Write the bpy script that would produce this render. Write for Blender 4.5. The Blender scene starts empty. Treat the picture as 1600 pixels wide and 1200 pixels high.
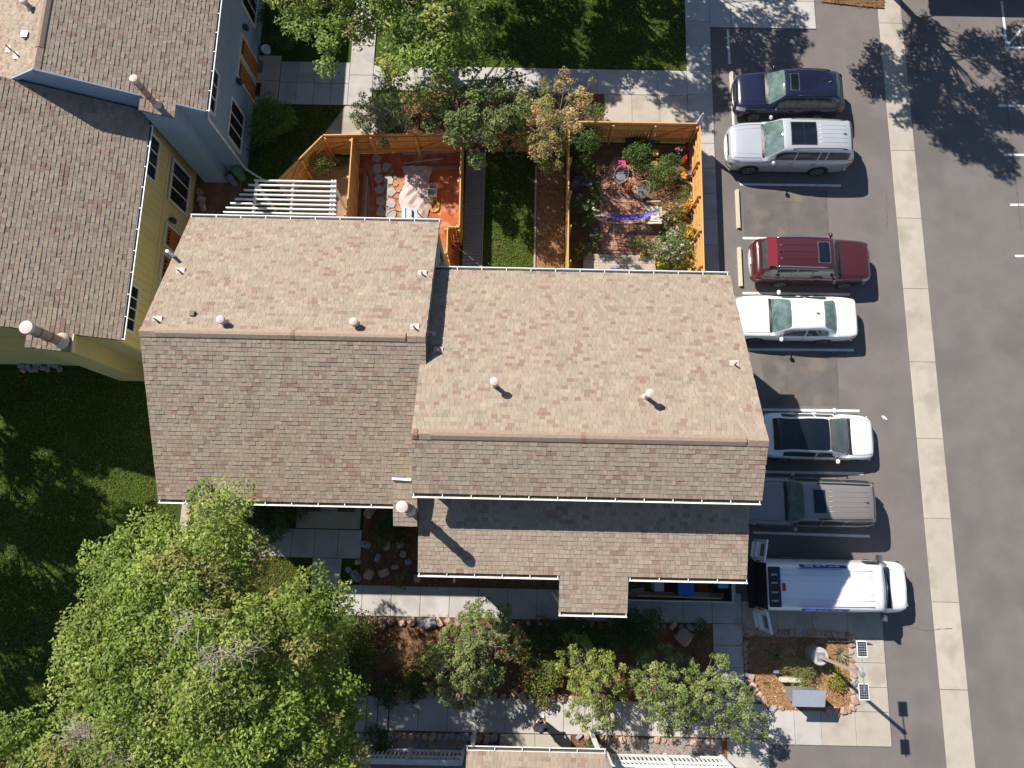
import bpy, bmesh, math, random
import numpy as np
from mathutils import Vector, Matrix

# ------------------------------------------------------------------ camera, sky, sun, exposure
H, TILT, F, YAW = 30.0, math.radians(11.3), 1110.0, math.radians(1.2)   # drone height, tilt off nadir, focal length in px (1600 wide)
SC = bpy.context.scene
COL = SC.collection
cd = bpy.data.cameras.new('camera'); cam = bpy.data.objects.new('camera', cd); COL.objects.link(cam)
cam.location = (0, 0, H); cam.rotation_euler = (TILT, 0, YAW)
cd.sensor_fit = 'HORIZONTAL'; cd.sensor_width = 36; cd.lens = 36 * F / 1600; cd.clip_end = 600; cd.clip_start = 0.5
SC.camera = cam
SUN_EL, SUN_AZ = math.radians(43), math.radians(140)                   # azimuth from +x, counter-clockwise
sdir = Vector((math.cos(SUN_AZ) * math.cos(SUN_EL), math.sin(SUN_AZ) * math.cos(SUN_EL), math.sin(SUN_EL)))
W = bpy.data.worlds.new('World'); SC.world = W; W.use_nodes = True
wn = W.node_tree.nodes; wl = W.node_tree.links
sky = wn.new('ShaderNodeTexSky'); sky.sky_type = 'NISHITA'; sky.sun_disc = False
sky.sun_elevation = SUN_EL; sky.sun_rotation = math.pi / 2 - SUN_AZ
sky.air_density = 1.0; sky.dust_density = 0.6; sky.ozone_density = 1.0; sky.altitude = 1700
bg = wn['Background']; bg.inputs['Strength'].default_value = 0.075
wl.new(sky.outputs[0], bg.inputs[0])
ld = bpy.data.lights.new('sun', 'SUN'); ld.energy = 4.8; ld.angle = math.radians(0.55); ld.color = (1.0, 0.94, 0.85)
sun = bpy.data.objects.new('sun', ld); COL.objects.link(sun)
sun.rotation_euler = (-sdir).to_track_quat('-Z', 'Y').to_euler(); sun.location = sdir * 80
SC.view_settings.view_transform = 'Standard'; SC.view_settings.look = 'None'
SC.view_settings.exposure = 0.80; SC.view_settings.gamma = 1.0; SC.view_settings.use_curve_mapping = False
SC.render.engine = 'CYCLES'
SC.cycles.max_bounces = 8; SC.cycles.diffuse_bounces = 4; SC.cycles.transparent_max_bounces = 8

# ------------------------------------------------------------------ photo pixel -> place
_t = TILT
_R = np.array([[math.cos(YAW), -math.sin(YAW), 0], [math.sin(YAW), math.cos(YAW), 0], [0, 0, 1]])
FW = _R @ np.array([0, math.sin(_t), -math.cos(_t)]); UP = _R @ np.array([0, math.cos(_t), math.sin(_t)]); RT = _R @ np.array([1., 0, 0])
def ray(px, py): return FW + RT * (px - 800) / F + UP * (600 - py) / F
def P(px, py, z=0.0):
    d = ray(px, py); k = (z - H) / d[2]; return np.array([d[0] * k, d[1] * k, z])
def PU(px, py, u):                       # the point of a wall x = u seen at that pixel
    d = ray(px, py); k = u / d[0]; return np.array([u, d[1] * k, H + d[2] * k])
def PPL(px, py, z0, a, b):               # the point of the sloping roof z = z0 + a*x + b*y seen at that pixel
    d = ray(px, py); k = (z0 - H) / (d[2] - a * d[0] - b * d[1]); return np.array([d[0] * k, d[1] * k, H + d[2] * k])
rnd = random.Random(7)
RG = np.random.default_rng(5)
PI = math.pi

# ------------------------------------------------------------------ materials
MATS = {}
def mat(name, c1, c2=None, scale=3.0, rough=0.8, bump=0.0, bscale=40.0, metal=0.0, coat=0.0, attr=False, objvar=0.0, detail=6.0, c3=None, s3=0.4,
        transl=0.0, spec=0.5, c3fac=(0.52, 0.68), ao=None):
    if name in MATS: return MATS[name]
    m = bpy.data.materials.new(name); m.use_nodes = True; MATS[name] = m
    nt = m.node_tree; n = nt.nodes; l = nt.links
    b = n['Principled BSDF']; out = n['Material Output']
    b.inputs['Roughness'].default_value = rough; b.inputs['Metallic'].default_value = metal
    b.inputs['Specular IOR Level'].default_value = spec
    if coat: b.inputs['Coat Weight'].default_value = coat; b.inputs['Coat Roughness'].default_value = 0.04
    c2 = c2 or tuple(x * 0.75 for x in c1)
    geo = n.new('ShaderNodeNewGeometry')
    ns = n.new('ShaderNodeTexNoise'); ns.inputs['Scale'].default_value = scale; ns.inputs['Detail'].default_value = detail
    ns.inputs['Roughness'].default_value = 0.62
    l.new(geo.outputs['Position'], ns.inputs['Vector'])
    mr = n.new('ShaderNodeMapRange'); mr.inputs[1].default_value = 0.3; mr.inputs[2].default_value = 0.7
    l.new(ns.outputs[0], mr.inputs[0])
    mx = n.new('ShaderNodeMix'); mx.data_type = 'RGBA'
    l.new(mr.outputs[0], mx.inputs[0]); mx.inputs[6].default_value = (*c1, 1); mx.inputs[7].default_value = (*c2, 1)
    col = mx.outputs[2]
    if attr:
        a = n.new('ShaderNodeAttribute'); a.attribute_name = 'Col'
        m2 = n.new('ShaderNodeMix'); m2.data_type = 'RGBA'; m2.blend_type = 'MULTIPLY'; m2.inputs[0].default_value = 1
        l.new(col, m2.inputs[6]); l.new(a.outputs['Color'], m2.inputs[7]); col = m2.outputs[2]
    if c3:
        n3 = n.new('ShaderNodeTexNoise'); n3.inputs['Scale'].default_value = s3; n3.inputs['Detail'].default_value = 5
        l.new(geo.outputs['Position'], n3.inputs['Vector'])
        r3 = n.new('ShaderNodeMapRange'); r3.inputs[1].default_value = c3fac[0]; r3.inputs[2].default_value = c3fac[1]
        l.new(n3.outputs[0], r3.inputs[0])
        m3 = n.new('ShaderNodeMix'); m3.data_type = 'RGBA'; l.new(r3.outputs[0], m3.inputs[0]); l.new(col, m3.inputs[6]); m3.inputs[7].default_value = (*c3, 1)
        col = m3.outputs[2]
    if objvar:
        oi = n.new('ShaderNodeObjectInfo'); hv = n.new('ShaderNodeHueSaturation')
        r4 = n.new('ShaderNodeMapRange'); r4.inputs[3].default_value = 1 - objvar; r4.inputs[4].default_value = 1 + objvar
        l.new(oi.outputs['Random'], r4.inputs[0]); l.new(r4.outputs[0], hv.inputs['Value']); l.new(col, hv.inputs['Color']); col = hv.outputs[0]
    l.new(col, b.inputs['Base Color'])
    if bump:
        nb = n.new('ShaderNodeTexNoise'); nb.inputs['Scale'].default_value = bscale; nb.inputs['Detail'].default_value = 4
        l.new(geo.outputs['Position'], nb.inputs['Vector'])
        bp = n.new('ShaderNodeBump'); bp.inputs['Strength'].default_value = bump; bp.inputs['Distance'].default_value = 0.02
        l.new(nb.outputs[0], bp.inputs['Height']); l.new(bp.outputs[0], b.inputs['Normal'])
    if transl:
        tr = n.new('ShaderNodeBsdfTranslucent'); ms = n.new('ShaderNodeMixShader'); ms.inputs[0].default_value = transl
        l.new(col, tr.inputs['Color']); l.new(b.outputs[0], ms.inputs[1]); l.new(tr.outputs[0], ms.inputs[2]); l.new(ms.outputs[0], out.inputs['Surface'])
    return m

M_SHINGLE = mat('shingle', (1, 1, 1), (0.86, 0.86, 0.86), scale=2.2, rough=0.95, attr=True, bump=0.35, bscale=120, spec=0.2, c3=None)
M_DECK = mat('roof_felt', (0.09, 0.075, 0.065), rough=0.95)
M_CAP = mat('ridge_cap', (0.33, 0.25, 0.19), (0.26, 0.19, 0.145), scale=9, rough=0.95, bump=0.4, bscale=90, objvar=0.06, spec=0.2)
M_REDCAP = mat('red_shingle', (0.27, 0.16, 0.12), rough=0.95, spec=0.2)
M_WHITE = mat('white_metal', (0.78, 0.79, 0.78), (0.7, 0.71, 0.7), scale=5, rough=0.45)
M_WHITEP = mat('white_painted_wood', (0.74, 0.74, 0.73), (0.6, 0.6, 0.6), scale=6, rough=0.6)
M_GUT = mat('gutter_dark', (0.05, 0.045, 0.03), (0.10, 0.075, 0.035), scale=6, rough=0.95)
M_FLUE = mat('flue_paint', (0.42, 0.27, 0.225), (0.34, 0.21, 0.175), scale=7, rough=0.6, metal=0.1)
M_FLUEDARK = mat('flue_band', (0.2, 0.13, 0.12), rough=0.6)
M_FLUETOP = mat('flue_cap', (0.62, 0.49, 0.44), (0.52, 0.4, 0.36), scale=9, rough=0.6)
M_FLASH = mat('flashing', (0.62, 0.5, 0.45), (0.5, 0.38, 0.34), scale=20, rough=0.6)
M_BLACK = mat('black_rubber', (0.012, 0.012, 0.013), rough=0.7)
M_GALV = mat('galvanised', (0.42, 0.45, 0.48), (0.3, 0.33, 0.36), scale=12, rough=0.4, metal=0.6)
M_TAN = mat('yellow_siding', (0.66, 0.54, 0.235), (0.6, 0.48, 0.2), scale=1.5, rough=0.75, objvar=0.03)
M_TANW = mat('tan_wall', (0.6, 0.5, 0.25), (0.54, 0.45, 0.22), scale=1.2, rough=0.8)
M_GREENW = mat('sage_wall', (0.36, 0.36, 0.29), (0.32, 0.32, 0.255), scale=1.2, rough=0.8)
M_BLUE = mat('blue_siding', (0.24, 0.32, 0.43), (0.21, 0.285, 0.385), scale=1.5, rough=0.75, objvar=0.03)
M_BLUEW = mat('blue_wall', (0.25, 0.335, 0.45), (0.22, 0.3, 0.4), scale=1.2, rough=0.8)
M_DOOR = mat('orange_wood_door', (0.42, 0.15, 0.03), (0.3, 0.095, 0.018), scale=7, rough=0.5)
M_GLASS = mat('window_glass', (0.02, 0.026, 0.028), (0.012, 0.015, 0.017), scale=1.0, rough=0.04, spec=0.6)
M_FRAME = mat('window_frame', (0.72, 0.68, 0.64), rough=0.6)
M_LAMP = mat('lamp_metal', (0.05, 0.055, 0.06), rough=0.5)
M_ASPH = mat('asphalt', (0.168, 0.149, 0.141), (0.138, 0.122, 0.115), scale=0.9, rough=0.93, bump=0.5, bscale=70, c3=(0.122, 0.108, 0.103), s3=0.3, detail=9, spec=0.25)
M_ASPHP = mat('asphalt_patch', (0.135, 0.12, 0.112), (0.098, 0.089, 0.085), scale=1.3, rough=0.95, bump=0.5, bscale=70, detail=9, c3=(0.165, 0.14, 0.12), s3=0.9, spec=0.25)
M_CRACK = mat('crack_fill', (0.085, 0.065, 0.045), (0.13, 0.105, 0.07), scale=5, rough=0.95)
M_PAINT = mat('road_paint', (0.66, 0.65, 0.63), (0.5, 0.49, 0.47), scale=4, rough=0.8, c3=(0.3, 0.28, 0.26), s3=6, c3fac=(0.6, 0.75))
M_CONC = mat('concrete', (0.42, 0.40, 0.375), (0.36, 0.34, 0.32), scale=1.6, rough=0.9, bump=0.25, bscale=60, objvar=0.07, c3=(0.32, 0.295, 0.27), s3=0.8, detail=8, spec=0.3)
M_CONCW = mat('warm_concrete', (0.405, 0.36, 0.305), (0.35, 0.31, 0.262), scale=1.6, rough=0.9, bump=0.25, bscale=60, objvar=0.06, c3=(0.305, 0.265, 0.22), s3=0.8, detail=8, spec=0.3)
M_CONCB = mat('joint', (0.16, 0.14, 0.12), rough=0.95)
M_SOIL = mat('bed_soil', (0.21, 0.115, 0.062), (0.12, 0.068, 0.04), scale=3.5, rough=0.97, bump=0.9, bscale=26, c3=(0.25, 0.135, 0.07), s3=1.2, detail=9, spec=0.1)
M_MULCH = mat('mulch', (0.33, 0.19, 0.1), (0.22, 0.12, 0.06), scale=7, rough=0.97, bump=0.9, bscale=30, detail=9, spec=0.1, c3=(0.24, 0.125, 0.058), s3=1.5)
M_CHIP = mat('mulch_chip', (1, 1, 1), (0.7, 0.7, 0.7), scale=9, rough=0.95, attr=True, spec=0.1)
M_RED = mat('red_dirt', (0.42, 0.125, 0.05), (0.3, 0.08, 0.035), scale=2.5, rough=0.95, bump=0.6, bscale=25, c3=(0.5, 0.25, 0.15), s3=1.6, detail=9, spec=0.15)
M_LAWN = mat('lawn_soil', (0.055, 0.085, 0.014), (0.035, 0.06, 0.01), scale=2.2, rough=0.97, bump=0.8, bscale=30, c3=(0.12, 0.11, 0.035), s3=0.55, c3fac=(0.6, 0.8), detail=9, spec=0.1)
M_GRASS = mat('grass_blade', (1, 1, 1), (0.75, 0.8, 0.7), scale=0.9, rough=0.7, attr=True, transl=0.3, spec=0.2)
M_LEAF = mat('leaf', (1.15, 1.15, 1.1), (0.85, 0.87, 0.8), scale=1.1, rough=0.55, attr=True, transl=0.36, spec=0.35)
M_BARK = mat('bark', (0.22, 0.18, 0.15), (0.12, 0.095, 0.08), scale=8, rough=0.95, bump=0.6, bscale=22)
M_TWIG = mat('dead_twig', (0.42, 0.35, 0.31), (0.3, 0.25, 0.22), scale=8, rough=0.9)
M_CEDAR = mat('cedar', (0.62, 0.34, 0.115), (0.52, 0.26, 0.078), scale=5, rough=0.75, objvar=0.11, spec=0.25)
M_CEDARC = mat('cedar_cap', (0.62, 0.37, 0.165), (0.52, 0.3, 0.12), scale=5, rough=0.8, objvar=0.08, spec=0.2)
M_DKBRD = mat('composite_deck', (0.255, 0.222, 0.205), (0.215, 0.187, 0.172), scale=3, rough=0.8, objvar=0.05)
M_OLDW = mat('weathered_wood', (0.42, 0.35, 0.28), (0.32, 0.265, 0.21), scale=6, rough=0.9, objvar=0.1)
M_PINKW = mat('lumber', (0.36, 0.17, 0.115), (0.27, 0.12, 0.08), scale=6, rough=0.85, objvar=0.12)
M_STONE = mat('sandstone', (0.42, 0.29, 0.215), (0.3, 0.195, 0.14), scale=5, rough=0.95, bump=0.5, bscale=18, objvar=0.25, spec=0.2)
M_GSTONE = mat('grey_stone', (0.33, 0.325, 0.33), (0.23, 0.225, 0.23), scale=4, rough=0.9, bump=0.4, bscale=18, objvar=0.2, spec=0.2)
M_FLAG = mat('flagstone', (0.40, 0.36, 0.335), (0.31, 0.28, 0.265), scale=3, rough=0.9, bump=0.3, bscale=20, objvar=0.12, spec=0.2)
M_PAVER = mat('red_paver', (0.36, 0.18, 0.125), (0.27, 0.13, 0.09), scale=3, rough=0.95, bump=0.5, bscale=22, c3=(0.42, 0.26, 0.19), s3=2.0, spec=0.2, objvar=0.1)

# ------------------------------------------------------------------ builders
ORG = {}
def org(o): return ORG.get(o.name, Vector((0, 0, 0)))
def tag(o, label=None, cat=None, group=None, kind=None):
    if label: o['label'] = label
    if cat: o['category'] = cat
    if group: o['group'] = group
    if kind: o['kind'] = kind
    return o
def thing(name, label, cat, loc, group=None, rz=0.0):
    o = bpy.data.objects.new(name, None); COL.objects.link(o); o.empty_display_size = 0.3
    o.location = loc; o.rotation_euler = (0, 0, rz); ORG[o.name] = Vector(loc)
    return tag(o, label, cat, group)
class MB:
    def __init__(s): s.v = []; s.f = []; s.c = []; s.m = []; s.cur = 0
    def face(s, pts, col=None):
        b = len(s.v); s.v += [tuple(map(float, p)) for p in pts]; s.f.append(tuple(range(b, b + len(pts)))); s.c.append(col or (1, 1, 1)); s.m.append(s.cur); return s
    def box(s, x0, x1, y0, y1, z0, z1, col=None):
        b = len(s.v)
        s.v += [(x0, y0, z0), (x1, y0, z0), (x1, y1, z0), (x0, y1, z0), (x0, y0, z1), (x1, y0, z1), (x1, y1, z1), (x0, y1, z1)]
        for q in ((3, 2, 1, 0), (4, 5, 6, 7), (0, 1, 5, 4), (1, 2, 6, 5), (2, 3, 7, 6), (3, 0, 4, 7)):
            s.f.append(tuple(b + i for i in q)); s.c.append(col or (1, 1, 1)); s.m.append(s.cur)
        return s
    def prism(s, poly, z0, z1, col=None):          # plan polygon (ccw) extruded in z
        n = len(poly); a = sum(poly[i][0] * poly[(i + 1) % n][1] - poly[(i + 1) % n][0] * poly[i][1] for i in range(n))
        if a < 0: poly = poly[::-1]
        b = len(s.v); s.v += [(p[0], p[1], z0) for p in poly] + [(p[0], p[1], z1) for p in poly]
        fs = [tuple(b + i for i in reversed(range(n))), tuple(b + n + i for i in range(n))] + [(b + i, b + (i + 1) % n, b + n + (i + 1) % n, b + n + i) for i in range(n)]
        s.f += fs; s.c += [col or (1, 1, 1)] * len(fs); s.m += [s.cur] * len(fs); return s
    def sweep(s, sec, p0, p1, ax):                  # section points (in plane perpendicular to ax 'x' or 'y') extruded from p0 to p1; sec = (other, z)
        n = len(sec); b = len(s.v)
        mk = (lambda t, q: (t, q[0], q[1])) if ax == 'x' else (lambda t, q: (q[0], t, q[1]))
        s.v += [mk(p0, q) for q in sec] + [mk(p1, q) for q in sec]
        fs = [tuple(b + i for i in reversed(range(n))), tuple(b + n + i for i in range(n))] + [(b + i, b + (i + 1) % n, b + n + (i + 1) % n, b + n + i) for i in range(n)]
        s.f += fs; s.c += [(1, 1, 1)] * len(fs); s.m += [s.cur] * len(fs); return s
    def beam(s, a, b_, w, h, col=None, upv=(0, 0, 1)):     # a bar between two points
        a = Vector(a); b_ = Vector(b_); d = (b_ - a).normalized(); u = Vector(upv)
        if abs(d.dot(u)) > 0.98: u = Vector((0, 1, 0))
        sd = d.cross(u).normalized() * (w / 2); uu = sd.cross(d).normalized() * (h / 2); k = len(s.v)
        for p in (a, b_):
            for q in (-sd - uu, sd - uu, sd + uu, -sd + uu): s.v.append(tuple(p + q))
        for q in ((0, 1, 2, 3), (7, 6, 5, 4), (0, 4, 5, 1), (1, 5, 6, 2), (2, 6, 7, 3), (3, 7, 4, 0)):
            s.f.append(tuple(k + i for i in q)); s.c.append(col or (1, 1, 1)); s.m.append(s.cur)
        return s
    def tube(s, pts, rad, n=6, col=None, cap=True):
        k0 = len(s.v); pts = [Vector(p) for p in pts]
        if not hasattr(rad, '__len__'): rad = [rad] * len(pts)
        for i, p in enumerate(pts):
            d = (pts[min(i + 1, len(pts) - 1)] - pts[max(i - 1, 0)]).normalized()
            u = Vector((0, 0, 1)) if abs(d.z) < 0.9 else Vector((1, 0, 0))
            a = d.cross(u).normalized(); b = a.cross(d).normalized()
            for j in range(n):
                t = 2 * PI * j / n; s.v.append(tuple(p + (a * math.cos(t) + b * math.sin(t)) * rad[i]))
        for i in range(len(pts) - 1):
            for j in range(n):
                q = (k0 + i * n + j, k0 + (i + 1) * n + j, k0 + (i + 1) * n + (j + 1) % n, k0 + i * n + (j + 1) % n)
                s.f.append(q); s.c.append(col or (1, 1, 1)); s.m.append(s.cur)
        if cap:
            for q in (tuple(k0 + j for j in range(n)), tuple(k0 + (len(pts) - 1) * n + j for j in reversed(range(n)))):
                s.f.append(q); s.c.append(col or (1, 1, 1)); s.m.append(s.cur)
        return s
    def lathe(s, c, prof, n=20, col=None):           # profile (r, z) around a vertical axis at c
        k0 = len(s.v)
        for r, z in prof:
            for j in range(n):
                t = 2 * PI * j / n; s.v.append((c[0] + r * math.cos(t), c[1] + r * math.sin(t), c[2] + z))
        for i in range(len(prof) - 1):
            for j in range(n):
                s.f.append((k0 + i * n + j, k0 + i * n + (j + 1) % n, k0 + (i + 1) * n + (j + 1) % n, k0 + (i + 1) * n + j)); s.c.append(col or (1, 1, 1)); s.m.append(s.cur)
        for q in (tuple(k0 + j for j in reversed(range(n))), tuple(k0 + (len(prof) - 1) * n + j for j in range(n))):
            s.f.append(q); s.c.append(col or (1, 1, 1)); s.m.append(s.cur)
        return s
def mesh_of(name, mb, mats, col=False, smooth=False, off=None):
    me = bpy.data.meshes.new(name)
    v = mb.v if off is None else [(a - off[0], b - off[1], c - off[2]) for a, b, c in mb.v]
    me.from_pydata(v, [], mb.f)
    for m in (mats if isinstance(mats, (list, tuple)) else [mats]): me.materials.append(m)
    if any(mb.m): me.polygons.foreach_set('material_index', mb.m)
    if col:
        a = me.attributes.new('Col', 'FLOAT_COLOR', 'FACE'); a.data.foreach_set('color', [x for c in mb.c for x in (*c, 1.0)])
    if smooth: me.polygons.foreach_set('use_smooth', [True] * len(me.polygons))
    me.update(); return me
def obj(name, mb, mats, parent=None, col=False, smooth=False, local=False, kind=None, autos=None):
    off = None if local or parent is None else org(parent)
    me = mesh_of(name, mb, mats, col, smooth or autos is not None, off)
    if autos is not None: me.set_sharp_from_angle(angle=math.radians(autos))
    o = bpy.data.objects.new(name, me); COL.objects.link(o)
    if parent is not None: o.parent = parent; ORG[o.name] = org(parent)
    if kind: o['kind'] = kind
    return o
def piece(name, me, loc, parent=None, rz=0.0, sc=None, rot=None, local=False):      # a copy of shared mesh data, its own object
    o = bpy.data.objects.new(name, me); COL.objects.link(o)
    l = Vector(loc)
    if parent is not None:
        o.parent = parent
        if not local: l = l - org(parent)
    o.location = l; o.rotation_euler = rot or (0, 0, rz)
    if sc is not None: o.scale = sc if hasattr(sc, '__len__') else (sc, sc, sc)
    ORG[o.name] = Vector(loc); return o
def solo(name, mb, mats, label, cat, group=None, col=False, smooth=False, autos=None, kind=None):    # a one-mesh thing, origin at its base
    vs = np.array(mb.v); c = Vector((float(vs[:, 0].mean()), float(vs[:, 1].mean()), float(vs[:, 2].min())))
    me = mesh_of(name, mb, mats, col, smooth or autos is not None, c)
    if autos is not None: me.set_sharp_from_angle(angle=math.radians(autos))
    o = bpy.data.objects.new(name, me); COL.objects.link(o); o.location = c; ORG[o.name] = c
    return tag(o, label, cat, group, kind)
def struct(name, mb, mats, **k): o = obj(name, mb, mats, **k); o['kind'] = 'structure'; return o
def pxpoly(pts, z=0.0): return [tuple(P(x, y, z)[:2]) for x, y in pts]
def inpoly(x, y, poly):
    r = False; j = len(poly) - 1
    for i in range(len(poly)):
        xi, yi = poly[i]; xj, yj = poly[j]
        if (yi > y) != (yj > y) and x < (xj - xi) * (y - yi) / (yj - yi) + xi: r = not r
        j = i
    return r
def edist(x, y, poly):
    d = 1e9
    for i in range(len(poly)):
        ax, ay = poly[i]; bx, by = poly[(i + 1) % len(poly)]
        t = max(0, min(1, ((x - ax) * (bx - ax) + (y - ay) * (by - ay)) / max(1e-9, (bx - ax) ** 2 + (by - ay) ** 2)))
        d = min(d, math.hypot(x - ax - t * (bx - ax), y - ay - t * (by - ay)))
    return d

# ------------------------------------------------------------------ leaves: many small folded faces
def leaf_mesh(name, cen, nrm, size, colr, aspect=0.45, mats=None):
    n = len(cen); size = np.broadcast_to(np.asarray(size, float).reshape(-1, 1), (n, 1))
    nrm = nrm / np.maximum(1e-6, np.linalg.norm(nrm, axis=1, keepdims=True))
    r = RG.normal(size=(n, 3)); t = np.cross(nrm, r); t /= np.maximum(1e-6, np.linalg.norm(t, axis=1, keepdims=True)); b = np.cross(nrm, t)
    v = np.empty((n, 4, 3))
    v[:, 0] = cen - t * size; v[:, 1] = cen + b * size * aspect - nrm * size * 0.12; v[:, 2] = cen + t * size - nrm * size * 0.25; v[:, 3] = cen - b * size * aspect - nrm * size * 0.12
    me = bpy.data.meshes.new(name)
    me.vertices.add(n * 4); me.vertices.foreach_set('co', v.reshape(-1))
    me.loops.add(n * 4); me.loops.foreach_set('vertex_index', np.arange(n * 4, dtype=np.int32))
    me.polygons.add(n); me.polygons.foreach_set('loop_start', np.arange(0, n * 4, 4, dtype=np.int32))
    me.update(calc_edges=True)
    a = me.attributes.new('Col', 'FLOAT_COLOR', 'FACE'); c4 = np.ones((n, 4)); c4[:, :3] = colr; a.data.foreach_set('color', c4.reshape(-1))
    me.materials.append(mats or M_LEAF); return me
def clump_leaves(clumps, per, size, cols, cw=None, up=0.7, aspect=0.45, flat=0.75, fill=0.45):
    C, N, S, K = [], [], [], []
    cols = np.array(cols, float)
    for (x, y, z, r) in clumps:
        k = max(4, int(per * r * r * RG.uniform(0.75, 1.25)))
        d = RG.normal(size=(k, 3)); d /= np.linalg.norm(d, axis=1, keepdims=True); d[:, 2] = np.where(RG.random(k) < 0.75, np.abs(d[:, 2]), d[:, 2])
        rr = r * (fill + (1 - fill) * RG.random(k) ** 0.6) * (1 + 0.28 * np.sin(d[:, 0] * 5 + x * 3) * np.cos(d[:, 1] * 6 + y * 3))
        p = np.array([x, y, z]) + d * rr[:, None] * np.array([1, 1, flat])
        nn = d * (1 - up) + np.array([0, 0, up]) + RG.normal(size=(k, 3)) * 0.42
        base = cols[RG.choice(len(cols), p=cw)]
        cc = base * RG.uniform(0.72, 1.3, size=(k, 1)) * RG.uniform(0.9, 1.1, size=(k, 3)) * RG.uniform(0.85, 1.15)
        C.append(p); N.append(nn); S.append(RG.uniform(0.7, 1.3, k) * size); K.append(cc)
    return np.concatenate(C), np.concatenate(N), np.concatenate(S), np.concatenate(K)
def link_crown(name, me, root):
    me.transform(Matrix.Translation(-org(root))); o = bpy.data.objects.new(name, me); COL.objects.link(o); o.parent = root; ORG[o.name] = org(root); return o
GREEN = [(0.10, 0.165, 0.024), (0.135, 0.205, 0.032), (0.075, 0.13, 0.02), (0.17, 0.235, 0.045)]
def tree(name, label, poly, trunk, zlo, ztop, group=None, cell=34, clr=(0.42, 0.75), per=420, leaf=0.075, cols=GREEN, cw=None, tr=0.14, under=0.35, cat='tree', dome=0.55,
         up=0.7, aspect=0.45, gaps=0.08, limbs=True, flat=0.75, twigs=None, jit=0.5):
    """crown clumps fill the photo outline at the crown's own height; trunk = ground pixel or world (x, y)"""
    bx = trunk if len(trunk) == 3 else tuple(P(*trunk, 0.0))
    root = thing(name, label, cat, (float(bx[0]), float(bx[1]), 0.0), group)
    xs = [p[0] for p in poly]; ys = [p[1] for p in poly]
    dm = 1.0; pts = []
    y = min(ys)
    while y < max(ys):
        x = min(xs)
        while x < max(xs):
            qx = x + rnd.uniform(-jit, jit) * cell; qy = y + rnd.uniform(-jit, jit) * cell
            if inpoly(qx, qy, poly) and rnd.random() > gaps: pts.append((qx, qy, edist(qx, qy, poly)))
            x += cell
        y += cell
    dm = max(p[2] for p in pts)
    cl = []
    for qx, qy, d in pts:
        h = (d / dm) ** dome
        z = zlo + (ztop - zlo) * (0.25 + 0.75 * h) + rnd.uniform(-0.09, 0.09) * (ztop - zlo)
        w = P(qx, qy, z); cl.append((w[0], w[1], z, rnd.uniform(*clr)))
        if rnd.random() < under and d > 0.25 * dm:
            z2 = zlo + (z - zlo) * rnd.uniform(0.1, 0.6); cl.append((w[0] + rnd.uniform(-.4, .4), w[1] + rnd.uniform(-.4, .4), z2, rnd.uniform(*clr)))
    C, N, S, K = clump_leaves(cl, per, leaf, cols, cw, up, aspect, flat)
    link_crown('crown', leaf_mesh('crown', C, N, S, K, aspect), root)
    mb = MB(); b0 = Vector((bx[0], bx[1], -0.03))
    cx = sum(c[0] for c in cl) / len(cl); cy = sum(c[1] for c in cl) / len(cl)
    top = Vector((b0.x * 0.5 + cx * 0.5, b0.y * 0.5 + cy * 0.5, zlo + (ztop - zlo) * 0.35)); fork = b0.lerp(top, 0.45); fork.x += 0.1
    mb.tube([b0, b0.lerp(fork, 0.1), fork, top], [tr * 1.35, tr, tr * 0.82, tr * 0.5], 9)
    obj('trunk', mb, M_BARK, root, smooth=True)
    if limbs:
        mb = MB()
        for (x, y, z, r) in cl:
            if rnd.random() < 0.8:
                e = Vector((x, y, z)); st = fork.lerp(top, rnd.random()); m = st.lerp(e, 0.5) + Vector((rnd.uniform(-.2, .2), rnd.uniform(-.2, .2), rnd.uniform(-.1, .35)))
                L = (e - st).length; mb.tube([st, m, e], [min(tr * 0.4, 0.016 + L * 0.008), 0.009 + L * 0.004, 0.006], 5, cap=False)
        obj('limbs', mb, M_BARK, root, smooth=True)
    if twigs:
        mb = MB()
        for (px, py, z, n, ln) in twigs:
            for k in range(n):
                a = Vector(P(px + rnd.uniform(-16, 16), py + rnd.uniform(-14, 14), z)); an = rnd.uniform(0, 2 * PI)
                e = a + Vector((math.cos(an) * ln, math.sin(an) * ln, rnd.uniform(0.05, 0.5))) * rnd.uniform(0.5, 1.1)
                m = a.lerp(e, 0.55) + Vector((rnd.uniform(-.1, .1), rnd.uniform(-.1, .1), 0.05))
                mb.tube([a, m, e], [0.013, 0.008, 0.004], 4, cap=False)
                for q in range(2):
                    e2 = m + Vector((rnd.uniform(-.4, .4), rnd.uniform(-.4, .4), rnd.uniform(0, .25))); mb.tube([m, e2], [0.008, 0.004], 4, cap=False)
        obj('dead_branches', mb, M_TWIG, root, kind='stuff')
    return root
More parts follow.
